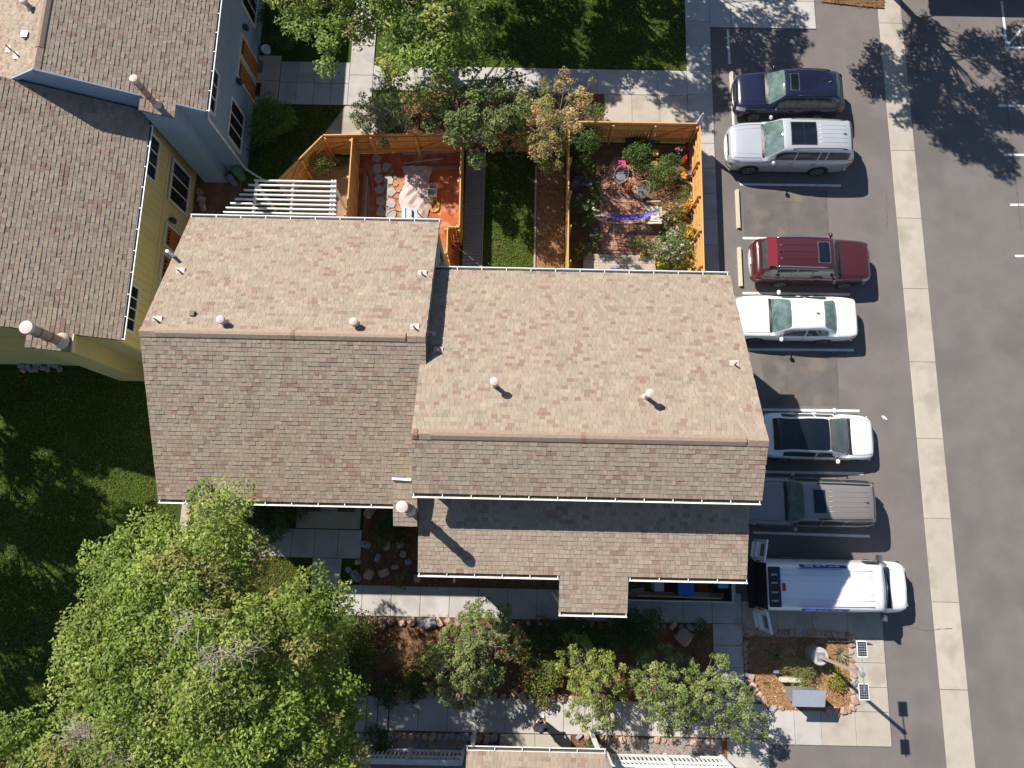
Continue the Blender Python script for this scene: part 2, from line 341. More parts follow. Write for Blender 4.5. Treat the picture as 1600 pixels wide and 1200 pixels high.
def bush(name, label, px, py, rpx, h, group=None, per=700, leaf=0.05, cols=GREEN, cw=None, n=14, cat='shrub', blooms=None, nb=20, bs=0.05, squash=1.0, aspect=0.45, up=0.6, stems=True, zb=0.0, cr=(0.35, 0.6)):
    c = P(px, py, zb + h * 0.55); r = rpx * (H - h * 0.5) / F * 1.0
    root = thing(name, label, cat, (float(c[0]), float(c[1]), zb), group)
    cl = []
    for i in range(n):
        a = rnd.uniform(0, 2 * PI); q = r * math.sqrt(rnd.random()) * 0.85; zz = zb + h * (0.35 + 0.6 * (1 - (q / r) ** 2) * rnd.uniform(0.6, 1.0))
        cl.append((c[0] + q * math.cos(a), c[1] + q * math.sin(a) * squash, zz, max(0.08, r * rnd.uniform(*cr))))
    C, N, S, K = clump_leaves(cl, per, leaf, cols, cw, up, aspect)
    C[:, 2] = np.maximum(C[:, 2], zb + 0.03)
    link_crown('foliage', leaf_mesh('foliage', C, N, S, K, aspect), root)
    if stems:
        mb = MB()
        for (x, y, z, r_) in cl: mb.tube([(c[0] + (x - c[0]) * 0.15, c[1] + (y - c[1]) * 0.15, zb - 0.02), (x, y, z)], [0.014, 0.006], 4, cap=False)
        obj('stem', mb, M_BARK, root)
    if blooms:
        idx = RG.choice(len(C), nb); B = C[idx] + np.array([0, 0, 0.05]); k = 7
        CC = np.repeat(B, k, 0) + RG.normal(size=(nb * k, 3)) * bs * 0.45; NN = RG.normal(size=(nb * k, 3)) * 0.5 + np.array([0, 0, 1])
        bc = np.array(blooms, float)[RG.choice(len(blooms), nb)]; KK = np.repeat(bc, k, 0) * RG.uniform(0.8, 1.15, (nb * k, 1))
        link_crown('blossom', leaf_mesh('blossom', CC, NN, np.full(nb * k, bs * 0.6), KK, 0.8), root)
    return root

# ================================================================== GROUND
EDGE = 8.98                                            # the parking lot's left edge
struct('ground', MB().box(-160, 160, -160, 160, -0.5, -0.08), M_LAWN)
lot = struct('parking_lot', MB().box(EDGE, 70, -60, 70, -0.3, 0.0), M_ASPH)
def sheet(name, poly, z, m, z0=-0.25, parent=None, kind='structure'):
    o = obj(name, MB().prism(poly, z0, z), m, parent)
    if parent is None: o['kind'] = kind
    return o
def rectw(x0, x1, y0, y1): return [(x0, y0), (x1, y0), (x1, y1), (x0, y1)]
LAWN_N = rectw(-12.6, EDGE - 0.02, 11.0, 45)
LAWN_W = rectw(-60, -6.2, -40, 6.2)
sheet('lawn', LAWN_N, -0.012, M_LAWN); sheet('lawn', LAWN_W, -0.016, M_LAWN)
BED_S = rectw(-6.18, EDGE - 0.02, -40, 1.2)
yB_ = P(1000, 149)[1]
sheet('planting_bed', BED_S, -0.008, M_SOIL)
sheet('planting_bed', rectw(-5.6, 3.9, 16.9, yB_), .0, M_SOIL)
sheet('ground_strip', rectw(-14.9, -12.62, 5.6, 16.0), -0.02, M_SOIL)
sheet('ground_strip', rectw(-12.6, -2.9, 6.3, 11.0), -0.024, M_SOIL)

def slabs(name, rects, m, z=0.045, gap=0.014):
    """a pavement whose slabs are separate pieces; rects = (x0, x1, y0, y1, columns, rows)"""
    mb = MB()
    for (x0, x1, y0, y1, nx, ny) in rects: mb.box(x0 + .01, x1 - .01, y0 + .01, y1 - .01, -0.28, z - 0.03)
    root = struct(name, mb, M_CONCB)
    for (x0, x1, y0, y1, nx, ny) in rects:
        for i in range(nx):
            for j in range(ny):
                a0 = x0 + (x1 - x0) * i / nx; a1 = x0 + (x1 - x0) * (i + 1) / nx; b0 = y0 + (y1 - y0) * j / ny; b1 = y0 + (y1 - y0) * (j + 1) / ny
                c = ((a0 + a1) / 2, (b0 + b1) / 2, z - 0.028); w = (a1 - a0 - gap) / 2; d = (b1 - b0 - gap) / 2; e = 0.012
                s = MB(); k = [(-w, -d, 0), (w, -d, 0), (w, d, 0), (-w, d, 0), (-w, -d, .018), (w, -d, .018), (w, d, .018), (-w, d, .018),
                               (-w + e, -d + e, .028), (w - e, -d + e, .028), (w - e, d - e, .028), (-w + e, d - e, .028)]
                s.v = k; s.f = [(3, 2, 1, 0), (8, 9, 10, 11)] + [(a, (a + 1) % 4, 4 + (a + 1) % 4, 4 + a) for a in range(4)] + [(4 + a, 4 + (a + 1) % 4, 8 + (a + 1) % 4, 8 + a) for a in range(4)]
                s.c = [(1, 1, 1)] * 10; s.m = [0] * 10
                piece('slab', mesh_of('slab', s, m), (c[0], c[1], c[2] + rnd.uniform(-.003, .003)), root, rot=(rnd.uniform(-.002, .002), rnd.uniform(-.002, .002), 0))
    return root
def R4(px0, py0, px1, py1, nx, ny):                    # pixel rectangle (ground) -> world rectangle
    a = P(px0, (py0 + py1) / 2); b = P(px1, (py0 + py1) / 2); c = P((px0 + px1) / 2, py0); d = P((px0 + px1) / 2, py1)
    return (a[0], b[0], d[1], c[1], nx, ny)
yA = P(1100, 112)[1]; yB = P(1000, 149)[1]; yC = P(1000, 193)[1]; xW = P(1078, 250)[0] - 0.03
slabs('sidewalk', [(xW, EDGE, -1.2, 8.8, 1, 8), (xW, EDGE, 8.8, yA, 1, 10), (xW, EDGE, yA, 40, 1, 14), ], M_CONC)
slabs('sidewalk', [(-4.9, xW, yB, yA, 9, 1)], M_CONC)
slabs('sidewalk', [(3.9, xW, yC - 0.1, yB, 3, 1)], M_CONCW)
pad = P(1275, 46)
slabs('concrete_pad', [(EDGE, pad[0], pad[1], pad[1] + 6, 5, 4)], M_CONC)
p1 = P(470, 97); p2 = P(548, 165); p3 = P(585, 97)
slabs('garden_path', [(p1[0] - 0.9, p2[0] - .15, p2[1], p1[1], 4, 2)], M_CONC)
slabs('doorstep', [(-12.42, p1[0] - 0.9, p2[1] - 0.15, p1[1] + 0.25, 1, 2)], M_CONCW, z=0.11)
slabs('sidewalk', [(p2[0] - .15, p3[0], p2[1], yA + 12, 1, 9)], M_CONC)
a = P(505, 212); b = P(540, 166); c = P(590, 166); d = P(590, 212)
sheet('path_flare', [tuple(q[:2]) for q in (a, d, c, b)], 0.03, M_CONCW)
slabs('sidewalk', [(p3[0], -4.9, yB, yA, 3, 1)], M_CONC)
# south walks
w = R4(520, 920, 1160, 968, 1, 1); ys1, ys0 = w[3], w[2]
xs = [P(x, 944)[0] for x in (520, 1112, 1158)]
slabs('sidewalk', [(xs[0], xs[1], ys0, ys1, 13, 1), (xs[1], xs[2], ys0, ys1, 1, 1)], M_CONC)
b = P(1135, 1112); slabs('sidewalk', [(xs[1], xs[2], b[1], ys0, 1, 4)], M_CONC)
w2 = R4(608, 1090, 890, 1145, 5, 1)
x1170 = P(1200, 1140)[0]
slabs('sidewalk', [(w2[0], x1170, w2[2] + 0.02, w2[3], 13, 1)], M_CONC)
w3 = R4(780, 1146, 892, 1178, 2, 1); slabs('house_walk', [(w3[0], w3[1], w3[2], w2[2], 2, 1)], M_CONCW)
xk = [P(x, 1060)[0] for x in (1328, 1385)]; yk = [P(1350, y)[1] for y in (955, 998, 1112, 1166)]
slabs('corner_pavement', [(xk[0], xk[1], yk[2], yk[1], 1, 3), (xs[2], xk[1], yk[1], yk[0] + 0.3, 4, 1)], M_CONCW)
slabs('corner_pavement', [(P(1283, 1140)[0], xk[1], yk[3], yk[2], 2, 1)], M_CONCW)
slabs('corner_pavement', [(x1170, P(1283, 1140)[0], yk[3], yk[2], 2, 1)], M_CONC)
q = R4(1112, 1146, 1200, 1200, 2, 2); slabs('corner_pavement', [(q[0] + .6, x1170, q[2], w2[2], 1, 2)], M_CONC)
# porch and walk in front of the left house
w = R4(465, 785, 565, 826, 1, 1); slabs('porch_step', [(w[0], w[1], w[2], 1.2, 1, 2)], M_CONCW, z=0.16)
w = R4(383, 826, 565, 871, 5, 1); slabs('house_walk', [w], M_CONC)
v = R4(487, 871, 533, 922, 1, 2); slabs('house_walk', [(v[0], v[1], v[2], w[2], 1, 2)], M_CONC)
v = R4(283, 775, 296, 832, 1, 1); slabs('house_walk', [v], M_CONCW)
# steps down along the lower walk
stp = struct('garden_steps', MB().box(P(556, 1115)[0], w2[0] - 0.01, w2[2] + .02, w2[3], -0.28, 0.02), M_CONCB)
for i in range(3):
    x0 = P(558 + i * 16.5, 1115)[0]; x1 = P(558 + (i + 1) * 16.5, 1115)[0]
    obj('step', MB().box(x0, x1 - 0.02, w2[2] + .02, w2[3], -0.2, 0.3 - 0.085 * i), M_CONC, stp)
# concrete drainage strip across the asphalt
s0 = P(1388, 20); s1 = P(1490, 1180); xg = (s0[0] + s1[0]) / 2 + 0.02; wd = P(1445, 600)[0] - P(1404, 600)[0]
slabs('drainage_strip', [(xg - wd * 0.38, xg + wd * 0.62, -16, 34, 1, 15)], M_CONCW, z=0.008)
# painted bay lines, patches, crack fill
def pline(x0, y0, x1, y1, w=0.11):
    a = Vector(P(x0, y0)); b = Vector(P(x1, y1)); d = (b - a).normalized(); n = Vector((-d.y, d.x, 0)) * w / 2
    obj('painted_line', MB().prism([tuple((a - n)[:2]), tuple((b - n)[:2]), tuple((b + n)[:2]), tuple((a + n)[:2])], 0.0005, 0.006), M_PAINT, lot)
for l in ((1137, 46, 1140, 100), (1143, 144, 1146, 196), (1156, 288, 1314, 290), (1160, 372, 1300, 374), (1160, 458, 1328, 460), (1168, 546, 1334, 547), (1180, 640, 1343, 642),
          (1180, 737, 1349, 740), (1177, 832, 1359, 838), (1560, 165, 1640, 166), (1568, 242, 1640, 242), (1578, 320, 1640, 320), (1586, 400, 1640, 400), (1565, 2, 1573, 74), (1573, 74, 1620, 74), (1573, 72, 1612, 28)):
    pline(*l)
for pts in ([(1160, 300), (1292, 298), (1296, 368), (1163, 368)], [(1186, 552), (1308, 552), (1312, 634), (1200, 634)]):
    obj('asphalt_patch', MB().prism(pxpoly(pts), 0.0003, 0.004), M_ASPHP, lot)
def crack(pts, w=0.035):
    mb = MB(); q = [Vector(P(*p, 0.007)) for p in pts]
    fine = []
    for i in range(len(q) - 1):
        n = max(2, int((q[i + 1] - q[i]).length / 0.15))
        for k in range(n): fine.append(q[i].lerp(q[i + 1], k / n) + Vector((rnd.uniform(-.02, .02), rnd.uniform(-.02, .02), 0)))
    fine.append(q[-1])
    for i in range(len(fine) - 1):
        d = (fine[i + 1] - fine[i]).normalized(); nn = Vector((-d.y, d.x, 0)); w0 = w * rnd.uniform(0.25, 0.6)
        mb.face([fine[i] - nn * w0, fine[i + 1] - nn * w0, fine[i + 1] + nn * w0, fine[i] + nn * w0])
    obj('crack', mb, M_CRACK, lot)
for c in ([(1290, 290), (1291, 330), (1293, 372)], [(1222, 300), (1223, 316), (1207, 318), (1206, 341), (1187, 347)], [(1223, 316), (1249, 316), (1262, 336), (1292, 346)], [(1206, 341), (1232, 362)],
          [(1228, 318), (1234, 362)], [(1306, 552), (1310, 640)], [(1231, 566), (1230, 612)], [(1385, 300), (1386, 360)], [(1569, 80), (1573, 160), (1582, 240), (1596, 360)],
          [(1283, 552), (1340, 552)], [(1420, 980), (1445, 985), (1488, 982)]): crack(c)
# wheel stops
def wheel_stop(px0, py0, px1, py1, label):
    a = P(px0, py0, .1); b = P(px1, py1, .1); y0, y1 = min(a[1], b[1]), max(a[1], b[1]); x = (a[0] + b[0]) / 2
    solo('wheel_stop', MB().sweep([(x - .09, 0.0), (x + .09, 0.0), (x + .055, .13), (x - .055, .13)], y0, y1, 'y'), mat('stop_concrete', (0.5, 0.45, 0.34), (0.42, 0.37, 0.28), scale=6, rough=0.9, objvar=0.06), label, 'wheel stop', 'concrete wheel stops')
wheel_stop(1153, 296, 1154, 356, 'cream concrete wheel stop at the head of the empty cracked bay')
wheel_stop(1156, 386, 1158, 447, 'cream concrete wheel stop behind the maroon SUV')
wheel_stop(1143, 112, 1145, 146, 'cream concrete wheel stop in front of the dark blue SUV')
# loose things lying on the asphalt
mb = MB(); c = P(1381, 653); mb.prism([(c[0] - .1, c[1] + .09), (c[0] - .02, c[1] + .1), (c[0] + .13, c[1] - .03), (c[0] + .1, c[1] - .1), (c[0] - .05, c[1] - .02)], 0.001, 0.03)
solo('paper_scrap', mb, M_WHITEP, 'crumpled white paper scrap lying on the asphalt', 'litter')

# grass, mulch chips
def grass(name, label, poly, dens, excl=(), h=0.055, cols=((0.14, 0.185, 0.03), (0.175, 0.22, 0.04), (0.105, 0.15, 0.025), (0.24, 0.215, 0.075)), cw=(0.35, 0.35, 0.2, 0.1)):
    xs = [p[0] for p in poly]; ys = [p[1] for p in poly]; A = (max(xs) - min(xs)) * (max(ys) - min(ys)); n = int(A * dens)
    p = np.stack([RG.uniform(min(xs), max(xs), n), RG.uniform(min(ys), max(ys), n)], 1)
    k = np.array([inpoly(x, y, poly) and not any(e[0] < x < e[1] and e[2] < y < e[3] for e in excl) for x, y in p]); p = p[k]; n = len(p)
    C = np.concatenate([p, RG.uniform(0.005, h * 0.7, (n, 1))], 1); N = RG.normal(size=(n, 3)) * 0.55 + np.array([0, 0, 0.75])
    pat = 0.5 + 0.5 * np.sin(p[:, 0] * 1.3 + np.sin(p[:, 1] * 0.9)) * np.sin(p[:, 1] * 1.1 + np.sin(p[:, 0] * 0.7)); K = np.array(cols)[RG.choice(4, n, p=cw)] * RG.uniform(0.75, 1.25, (n, 1)) * (0.85 + 0.3 * pat[:, None])
    me = leaf_mesh(name, C, N, RG.uniform(0.6, 1.3, n) * h, K, 0.3, M_GRASS); o = bpy.data.objects.new(name, me); COL.objects.link(o); tag(o, label, 'grass', kind='stuff'); return o
def chips(name, label, poly, dens, cols, parent=None, size=0.035, z=0.0, excl=()):
    xs = [p[0] for p in poly]; ys = [p[1] for p in poly]; A = (max(xs) - min(xs)) * (max(ys) - min(ys)); n = int(A * dens)
    p = np.stack([RG.uniform(min(xs), max(xs), n), RG.uniform(min(ys), max(ys), n)], 1); p = p[np.array([inpoly(x, y, poly) and not any(e[0] < x < e[1] and e[2] < y < e[3] for e in excl) for x, y in p])]; n = len(p)
    C = np.concatenate([p, z + RG.uniform(0.01, 0.04, (n, 1))], 1); N = RG.normal(size=(n, 3)) * 0.45 + np.array([0, 0, 0.8])
    K = np.array(cols)[RG.choice(len(cols), n)] * RG.uniform(0.6, 1.35, (n, 1))
    o = bpy.data.objects.new(name, leaf_mesh(name, C, N, RG.uniform(0.5, 1.5, n) * size, K, 0.4, M_CHIP)); COL.objects.link(o); tag(o, label, 'mulch', kind='stuff'); return o
ex = [(-12.7, p3[0] + .02, p2[1] - .2, yA + 20), (p3[0], xW, yC - 2.5, yA), ]
grass('grass', 'mown lawn in tree shade above the long sidewalk', rectw(-4.9, xW, yA + 0.02, yA + 5.5), 420, [])
grass('grass', 'dark shaded grass beside the blue wall and diagonal cedar fence', pxpoly([(405, 290), (405, 215), (445, 166), (538, 166), (503, 214), (432, 285)]), 420)
grass('grass', 'shaded lawn left of the big leafy tree', rectw(-24, P(284, 700)[0], -13, 5.9), 330)
grass('grass', 'small patch of dry grass beside the shaded house walk', pxpoly([(385, 872), (486, 872), (486, 925), (385, 925)]), 450, cols=((0.16, 0.17, 0.03), (0.24, 0.19, 0.06), (0.12, 0.14, 0.025), (0.3, 0.2, 0.09)))
chips('leaf_litter', 'brown leaf litter on the bed behind the cedar fences', rectw(-5.5, 3.85, 17.0, yB_ - .03), 160, [(0.3, 0.15, 0.075), (0.2, 0.095, 0.05), (0.38, 0.22, 0.12), (0.12, 0.06, 0.035)], size=.045)
grass('grass', 'strip of lawn between the garden path and the diagonal fence flare', rectw(-7.0, -5.65, 17.0, yB_ - .02), 400) if False else None
isl = pxpoly([(1284, -60), (1284, 4), (1340, 10), (1380, 14), (1384, -60)]); sheet('verge', isl, .06, M_SOIL)
grass('grass', 'strip of dry grass at the top edge beside the concrete pad', isl, 420, cols=((0.3, 0.24, 0.1), (0.24, 0.2, 0.07), (0.36, 0.28, 0.14), (0.16, 0.17, 0.05)), h=.1)
# ================================================================== HOUSES
SHC = [(0.332, 0.27, 0.208), (0.316, 0.254, 0.195), (0.346, 0.28, 0.216), (0.322, 0.242, 0.19), (0.268, 0.182, 0.147), (0.28, 0.232, 0.18)]
SHW = [0.30, 0.26, 0.16, 0.14, 0.06, 0.08]
def shingles(parent, O, A, S, La, Ls, cut=None, seed=1, lift=0.02):
    r = random.Random(seed); O = Vector(O); A = Vector(A).normalized(); S = Vector(S).normalized(); N = A.cross(S).normalized()
    if N.z < 0: N = -N
    mb = MB(); e = 0.148; n = max(1, int(round(Ls / e))); e = Ls / n; red = {}
    for i in range(n):
        x = -r.uniform(0, 0.2)
        while x < La:
            w = r.choice((0.135, 0.165, 0.165, 0.2, 0.24)); x0 = max(0.0, x); x1 = min(La, x + w - 0.006); x += w
            if x1 - x0 < 0.02: continue
            s0 = i * e - 0.012 + r.uniform(-.003, .003); s1 = (i + 1) * e + 0.01
            mid = O + A * ((x0 + x1) / 2) + S * (s0 + e / 2)
            if cut and not cut(mid): continue
            t = r.choice((0.002, 0.004, 0.009, 0.014)); k = (int(x0 / 0.55), int(i / 3)); hot = red.setdefault(k, r.random() < 0.12)
            c = r.choices(SHC, SHW)[0]
            if hot and r.random() < 0.5: c = r.choice(SHC[3:5])
            f = r.uniform(0.92, 1.07); c = (c[0] * f, c[1] * f, c[2] * f)
            a0 = O + A * x0 + S * s0; b0 = O + A * x1 + S * s0; a1 = O + A * x0 + S * s1; b1 = O + A * x1 + S * s1
            L0 = N * (lift + t); L1 = N * (lift - 0.006)
            mb.face([a0 + L0, b0 + L0, b1 + L1, a1 + L1], c); mb.face([a0 + L1, b0 + L1, b0 + L0, a0 + L0], tuple(q * 0.85 for q in c))  # butt face coloured darker than its tab, painting in the edge shade
            mb.face([b0 + L1, b1 + L1, b1 + L1, b0 + L0][:2] + [b0 + L0], c)
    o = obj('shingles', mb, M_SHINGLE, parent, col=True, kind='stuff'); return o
def slab_pts(parent, name, pts, th, m):               # sloping deck: 4 top corners, thickness straight down
    b = MB(); lo = [(x, y, z - th) for x, y, z in pts]
    b.v = [tuple(map(float, p)) for p in lo + list(pts)]; b.f = [(3, 2, 1, 0), (4, 5, 6, 7)] + [(i, (i + 1) % 4, 4 + (i + 1) % 4, 4 + i) for i in range(4)]; b.c = [(1, 1, 1)] * 6; b.m = [0] * 6
    return obj(name, b, m, parent)
def slope(parent, eL, eR, rR, rL, seed, cut=None, edge=M_WHITE, th=0.13):
    """roof slope: eave-left, eave-right, ridge-right, ridge-left"""
    d = slab_pts(parent, 'roof', [eL, eR, rR, rL], th, M_DECK)
    eL, eR, rL = Vector(eL), Vector(eR), Vector(rL)
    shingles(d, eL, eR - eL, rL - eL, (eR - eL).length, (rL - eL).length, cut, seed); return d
def gutter(parent, p0, p1, out, every=0.86):
    """open white eaves gutter with hangers between two eave points; out = outward unit vector"""
    p0, p1, out = Vector(p0), Vector(p1), Vector(out); d = (p1 - p0).normalized(); z = Vector((0, 0, 1))
    def q(o, h): return out * o + z * h
    sec = [q(0.0, -.12), q(.1, -.12), q(.165, -.03), q(.165, .012), q(.135, .012), q(.135, -.03), q(.09, -.098), q(.02, -.098), q(.02, -.0), q(0, -.0)]
    mb = MB(); n = len(sec); mb.v = [tuple(p0 + s) for s in sec] + [tuple(p1 + s) for s in sec]
    mb.f = [(i, (i + 1) % n, n + (i + 1) % n, n + i) for i in range(n)] + [tuple(range(n)), tuple(range(2 * n - 1, n - 1, -1))]; mb.c = [(1, 1, 1)] * (n + 2); mb.m = [0] * (n + 2)
    g = obj('gutter', mb, M_WHITE, parent)
    b = MB(); a = [q(.02, -.06), q(.115, -.06)]
    b.face([p0 + a[0], p1 + a[0], p1 + a[1], p0 + a[1]]); obj('gutter_inner_strip', b, M_GUT, g)  # dark brown strip laid along the inside of the trough
    L = (p1 - p0).length; h = MB(); k = max(2, int(L / every))
    for i in range(k + 1):
        t = 0.04 + (L - 0.08) * i / k; c = p0 + d * t; h.beam(c + q(.015, .006), c + q(.15, .006), .026, .012)
    obj('gutter_hangers', h, M_WHITE, g, kind='stuff'); return g
def ridge_cap(parent, x0, x1, c, z, ax='x', vent=None, red=(), s=0.49):
    w = 0.17; t = 0.045; dz = w * s
    def sec(w, t0): return [(c - w, z - w * s + t0), (c, z + t0 + 0.012), (c + w, z - w * s + t0), (c + w, z - w * s + t0 - .03), (c, z - .02), (c - w, z - w * s + t0 - .03)]
    n = int((x1 - x0) / 0.3)
    for i in range(n):
        a = x0 + (x1 - x0) * i / n; b = x0 + (x1 - x0) * (i + 1) / n
        if vent and vent[0] < (a + b) / 2 < vent[1]: continue
        obj('ridge_shingle', MB().sweep(sec(w, t + 0.006 * (i % 2)), a, b - 0.004, ax), M_CAP, parent)
    if vent:
        v = obj('ridge_vent', MB().sweep([(c - .16, z - .16 * s + .055), (c - .05, z + .062), (c + .05, z + .062), (c + .16, z - .16 * s + .055), (c + .16, z - .16 * s + .005), (c - .16, z - .16 * s + .005)], vent[0], vent[1], ax), M_CAP, parent)
        for r in red: obj('splice_shingle', MB().sweep([(c - .165, z - .165 * s + .06), (c - .05, z + .07), (c + .05, z + .07), (c + .165, z - .165 * s + .06), (c, z)], r - .07, r + .07, ax), M_REDCAP, v)
def flue(parent, base, ztop, r, cap_r, name='flue', tall=False):
    x, y, z = base; h = ztop - z
    sk = obj(name, MB().lathe((x, y, z - .12), [(r, 0), (r, h + .12 - .1)], 20), M_FLUE, parent, autos=40)
    fl = MB(); fl.lathe((x, y, z - .06), [(r * 1.9, 0), (r * 1.8, .05), (r * 1.12, .16), (r * 1.08, .22)], 20); obj('flashing', fl, M_FLASH, sk, autos=40)
    cp = MB(); cp.lathe((x, y, ztop - .2), [(r * 1.02, 0), (cap_r, .04), (cap_r, .15), (cap_r * .96, .17), (cap_r * .3, .21)], 24); obj('cap', cp, M_FLUETOP, sk, autos=40)
    if tall:
        for k in range(2):
            zz = z + h * (0.3 + 0.33 * k); obj('band', MB().lathe((x, y, zz), [(r * 1.03, 0), (r * 1.12, .02), (r * 1.12, .07), (r * 1.03, .09)], 20), M_FLUEDARK, sk, autos=40)
    return sk
def pipe_vent(parent, base, h=0.3, r=0.032, m=None):
    x, y, z = base
    o = obj('vent_pipe', MB().lathe((x, y, z - .05), [(r, 0), (r, h + .05), (r * .7, h + .05), (r * .7, h - .02)], 12), m or M_FLUE, parent, autos=40)
    b = MB(); s = .15; b.box(x - s, x + s, y - s, y + s, z - .03, z + .035); obj('flashing', b, M_FLASH, o); return o
def window(parent, u, v0, v1, z0, z1, panes=3, fw=0.09, sgn=1):
    """window in a wall x = u that faces +x (sgn 1)"""
    mb = MB(); a, b = (u - .03, u + .05) if sgn > 0 else (u - .05, u + .03)
    mb.box(a, b, v0, v1, z0, z0 + fw); mb.box(a, b, v0, v1, z1 - fw, z1); mb.box(a, b, v0, v0 + fw, z0 + fw, z1 - fw); mb.box(a, b, v1 - fw, v1, z0 + fw, z1 - fw)
    w = obj('window', mb, M_FRAME, parent)
    n = panes; iv0, iv1 = v0 + fw, v1 - fw; g = .045
    for i in range(n):
        p0 = iv0 + (iv1 - iv0) * i / n; p1 = iv0 + (iv1 - iv0) * (i + 1) / n
        if i: obj('mullion', MB().box(u - .02, u + .035, p0 - g / 2, p0 + g / 2, z0 + fw, z1 - fw), M_FRAME, w)
        obj('pane', MB().box(u - .03, u + .012, p0 + (g / 2 if i else 0), p1 - (g / 2 if i < n - 1 else 0), z0 + fw, z1 - fw), M_GLASS, w)
    return w
def zat(px, py, u): return H * (1 - u / P(px, py)[0])
TS = 0.48
# ---- right-hand house (beside the parking lot)
HR = thing('townhouse', 'brown shingled townhouse with its roof edge overhanging the parked cars', 'house', (2.3, 5.0, 0), 'townhouses')
rx0, rx1 = -3.15, 7.82; rN, zN = 9.17, 5.2; rR, zR = 2.72, 8.28; rS = 0.97; zS = zR - (rR - rS) * 0.478; lz0, lv0 = 6.42, 1.25; lv1, lz1 = -1.55, 5.68
obj('wall', MB().sweep([(8.95, -.1), (8.95, zN - .1), (rR, zR - .16), (1.25, zS - .02), (1.25, -.1)], rx0 + .2, rx1 - .2, 'x'), M_GREENW, HR)
obj('lower_wall', MB().sweep([(1.24, -.1), (1.24, lz0 - .18), (-1.25, lz1 - .08), (-1.25, -.1)], rx0 + .2, rx1 - .2, 'x'), M_GREENW, HR)
slope(HR, (rx0, rN, zN), (rx1, rN, zN), (rx1, rR, zR), (rx0, rR, zR), 11)
slope(HR, (rx0, rS, zS), (rx1, rS, zS), (rx1, rR, zR), (rx0, rR, zR), 12)
slope(HR, (rx0 + .06, lv1, lz1), (rx1 - .02, lv1, lz1), (rx1 - .02, lv0, lz0), (rx0 + .06, lv0, lz0), 13)
ls = (lz0 - lz1) / (lv0 - lv1)
pl = PPL(873, 955, lz1 - ls * lv1, 0, ls); pr = PPL(980, 957, lz1 - ls * lv1, 0, ls); pv = (pl[1] + pr[1]) / 2; pz = lz1 + ls * (pv - lv1)
slope(HR, (pl[0], pv, pz), (pr[0], pv, pz), (pr[0], lv1 - .01, lz1 - .003), (pl[0], lv1 - .01, lz1 - .003), 14)
for x in (pl[0] + .12, pr[0] - .12): obj('porch_post', MB().box(x - .06, x + .06, pv + .1, pv + .22, -.02, pz - .09), M_WHITEP, HR)
gutter(HR, (rx0, rN, zN - .02), (rx1 - .05, rN, zN - .02), (0, 1, 0)); gutter(HR, (rx0, rS, zS - .02), (rx1 - .03, rS, zS - .02), (0, -1, 0))
gutter(HR, (rx0 + .06, lv1, lz1 - .02), (pl[0] - .02, lv1, lz1 - .02), (0, -1, 0)); gutter(HR, (pr[0] + .02, lv1, lz1 - .02), (rx1 + .02, lv1, lz1 - .02), (0, -1, 0)); gutter(HR, (pl[0], pv, pz - .02), (pr[0], pv, pz - .02), (0, -1, 0))
ridge_cap(HR, rx0, rx1, rR, zR, 'x', (P(672, 680, 8.3)[0], P(1166, 684, 8.3)[0]), (P(912, 681, 8.3)[0], rx0 + .12))
RP = (zN + .478 * rN, 0, -.478)
for px, py, h in ((674, 524, .25), (685, 549, .25), (1147, 570, .28)): pipe_vent(HR, PPL(px, py, *RP), h)
for px, py in ((773, 603), (1009, 621)): flue(HR, PPL(px, py, *RP), PPL(px, py, *RP)[2] + .78, .075, .135)
obj('downspout', MB().box(-2.35, -2.26, lv1 - .1, lv1 - .02, .1, lz1 - .1), M_WHITE, HR)
obj('downspout', MB().box(-2.35, -2.26, lv1 - .75, lv1 - .1, .1, .17), M_WHITE, HR)
# chimney chase between the two houses
ch = obj('chimney_chase', MB().sweep([(1.2, -.1), (1.2, 6.9), (-.02, 6.42), (-.02, -.1)], -3.82, -3.14, 'x'), M_GREENW, HR)
slope(ch, (-3.86, -.06, 6.44), (-3.08, -.06, 6.44), (-3.08, 1.24, 6.94), (-3.86, 1.24, 6.94), 15, th=.05)
flue(ch, (-3.34, .5, 6.62), 8.25, .15, .185, 'chimney', True)
# ---- left-hand house of the pair
HL = thing('townhouse', 'brown shingled townhouse left of the pair, half hidden behind the leafy tree', 'house', (-7.6, 5.5, 0), 'townhouses')
lx0, lx1 = -12.34, -2.95; lN, lzN = 11.12, 5.0; lR, lzR = 6.0, 7.5; lS, lzS = .68, 4.95
obj('wall', MB().sweep([(10.9, -.1), (10.9, lzN - .08), (lR, lzR - .16), (.95, lzS), (.95, -.1)], lx0 + .18, lx1 - .06, 'x'), M_GREENW, HL)
slope(HL, (lx0, lN, lzN), (lx1, lN, lzN), (lx1, lR, lzR), (lx0, lR, lzR), 21)
jog = 2.7
slope(HL, (lx0, lS, lzS), (lx1, lS, lzS), (lx1, lR, lzR), (lx0, lR, lzR), 22)
gutter(HL, (lx0 - .02, lN, lzN - .02), (lx1 + .02, lN, lzN - .02), (0, 1, 0)); gutter(HL, (lx0, lS, lzS - .02), (-3.95, lS, lzS - .02), (0, -1, 0))
ridge_cap(HL, lx0, lx1, lR, lzR, 'x', (P(243, 522, 7.5)[0], P(634, 524, 7.5)[0]), (P(458, 521, 7.5)[0],))
LP = (lzN + (lzR - lzN) / (lN - lR) * lN, 0, -(lzR - lzN) / (lN - lR))
for px, py in ((282, 425), (246, 501), (660, 429), (648, 513)): pipe_vent(HL, PPL(px, py, *LP), .25)
for px, py in ((351, 504), (556, 507)): flue(HL, PPL(px, py, *LP), PPL(px, py, *LP)[2] + .42, .09, .135)
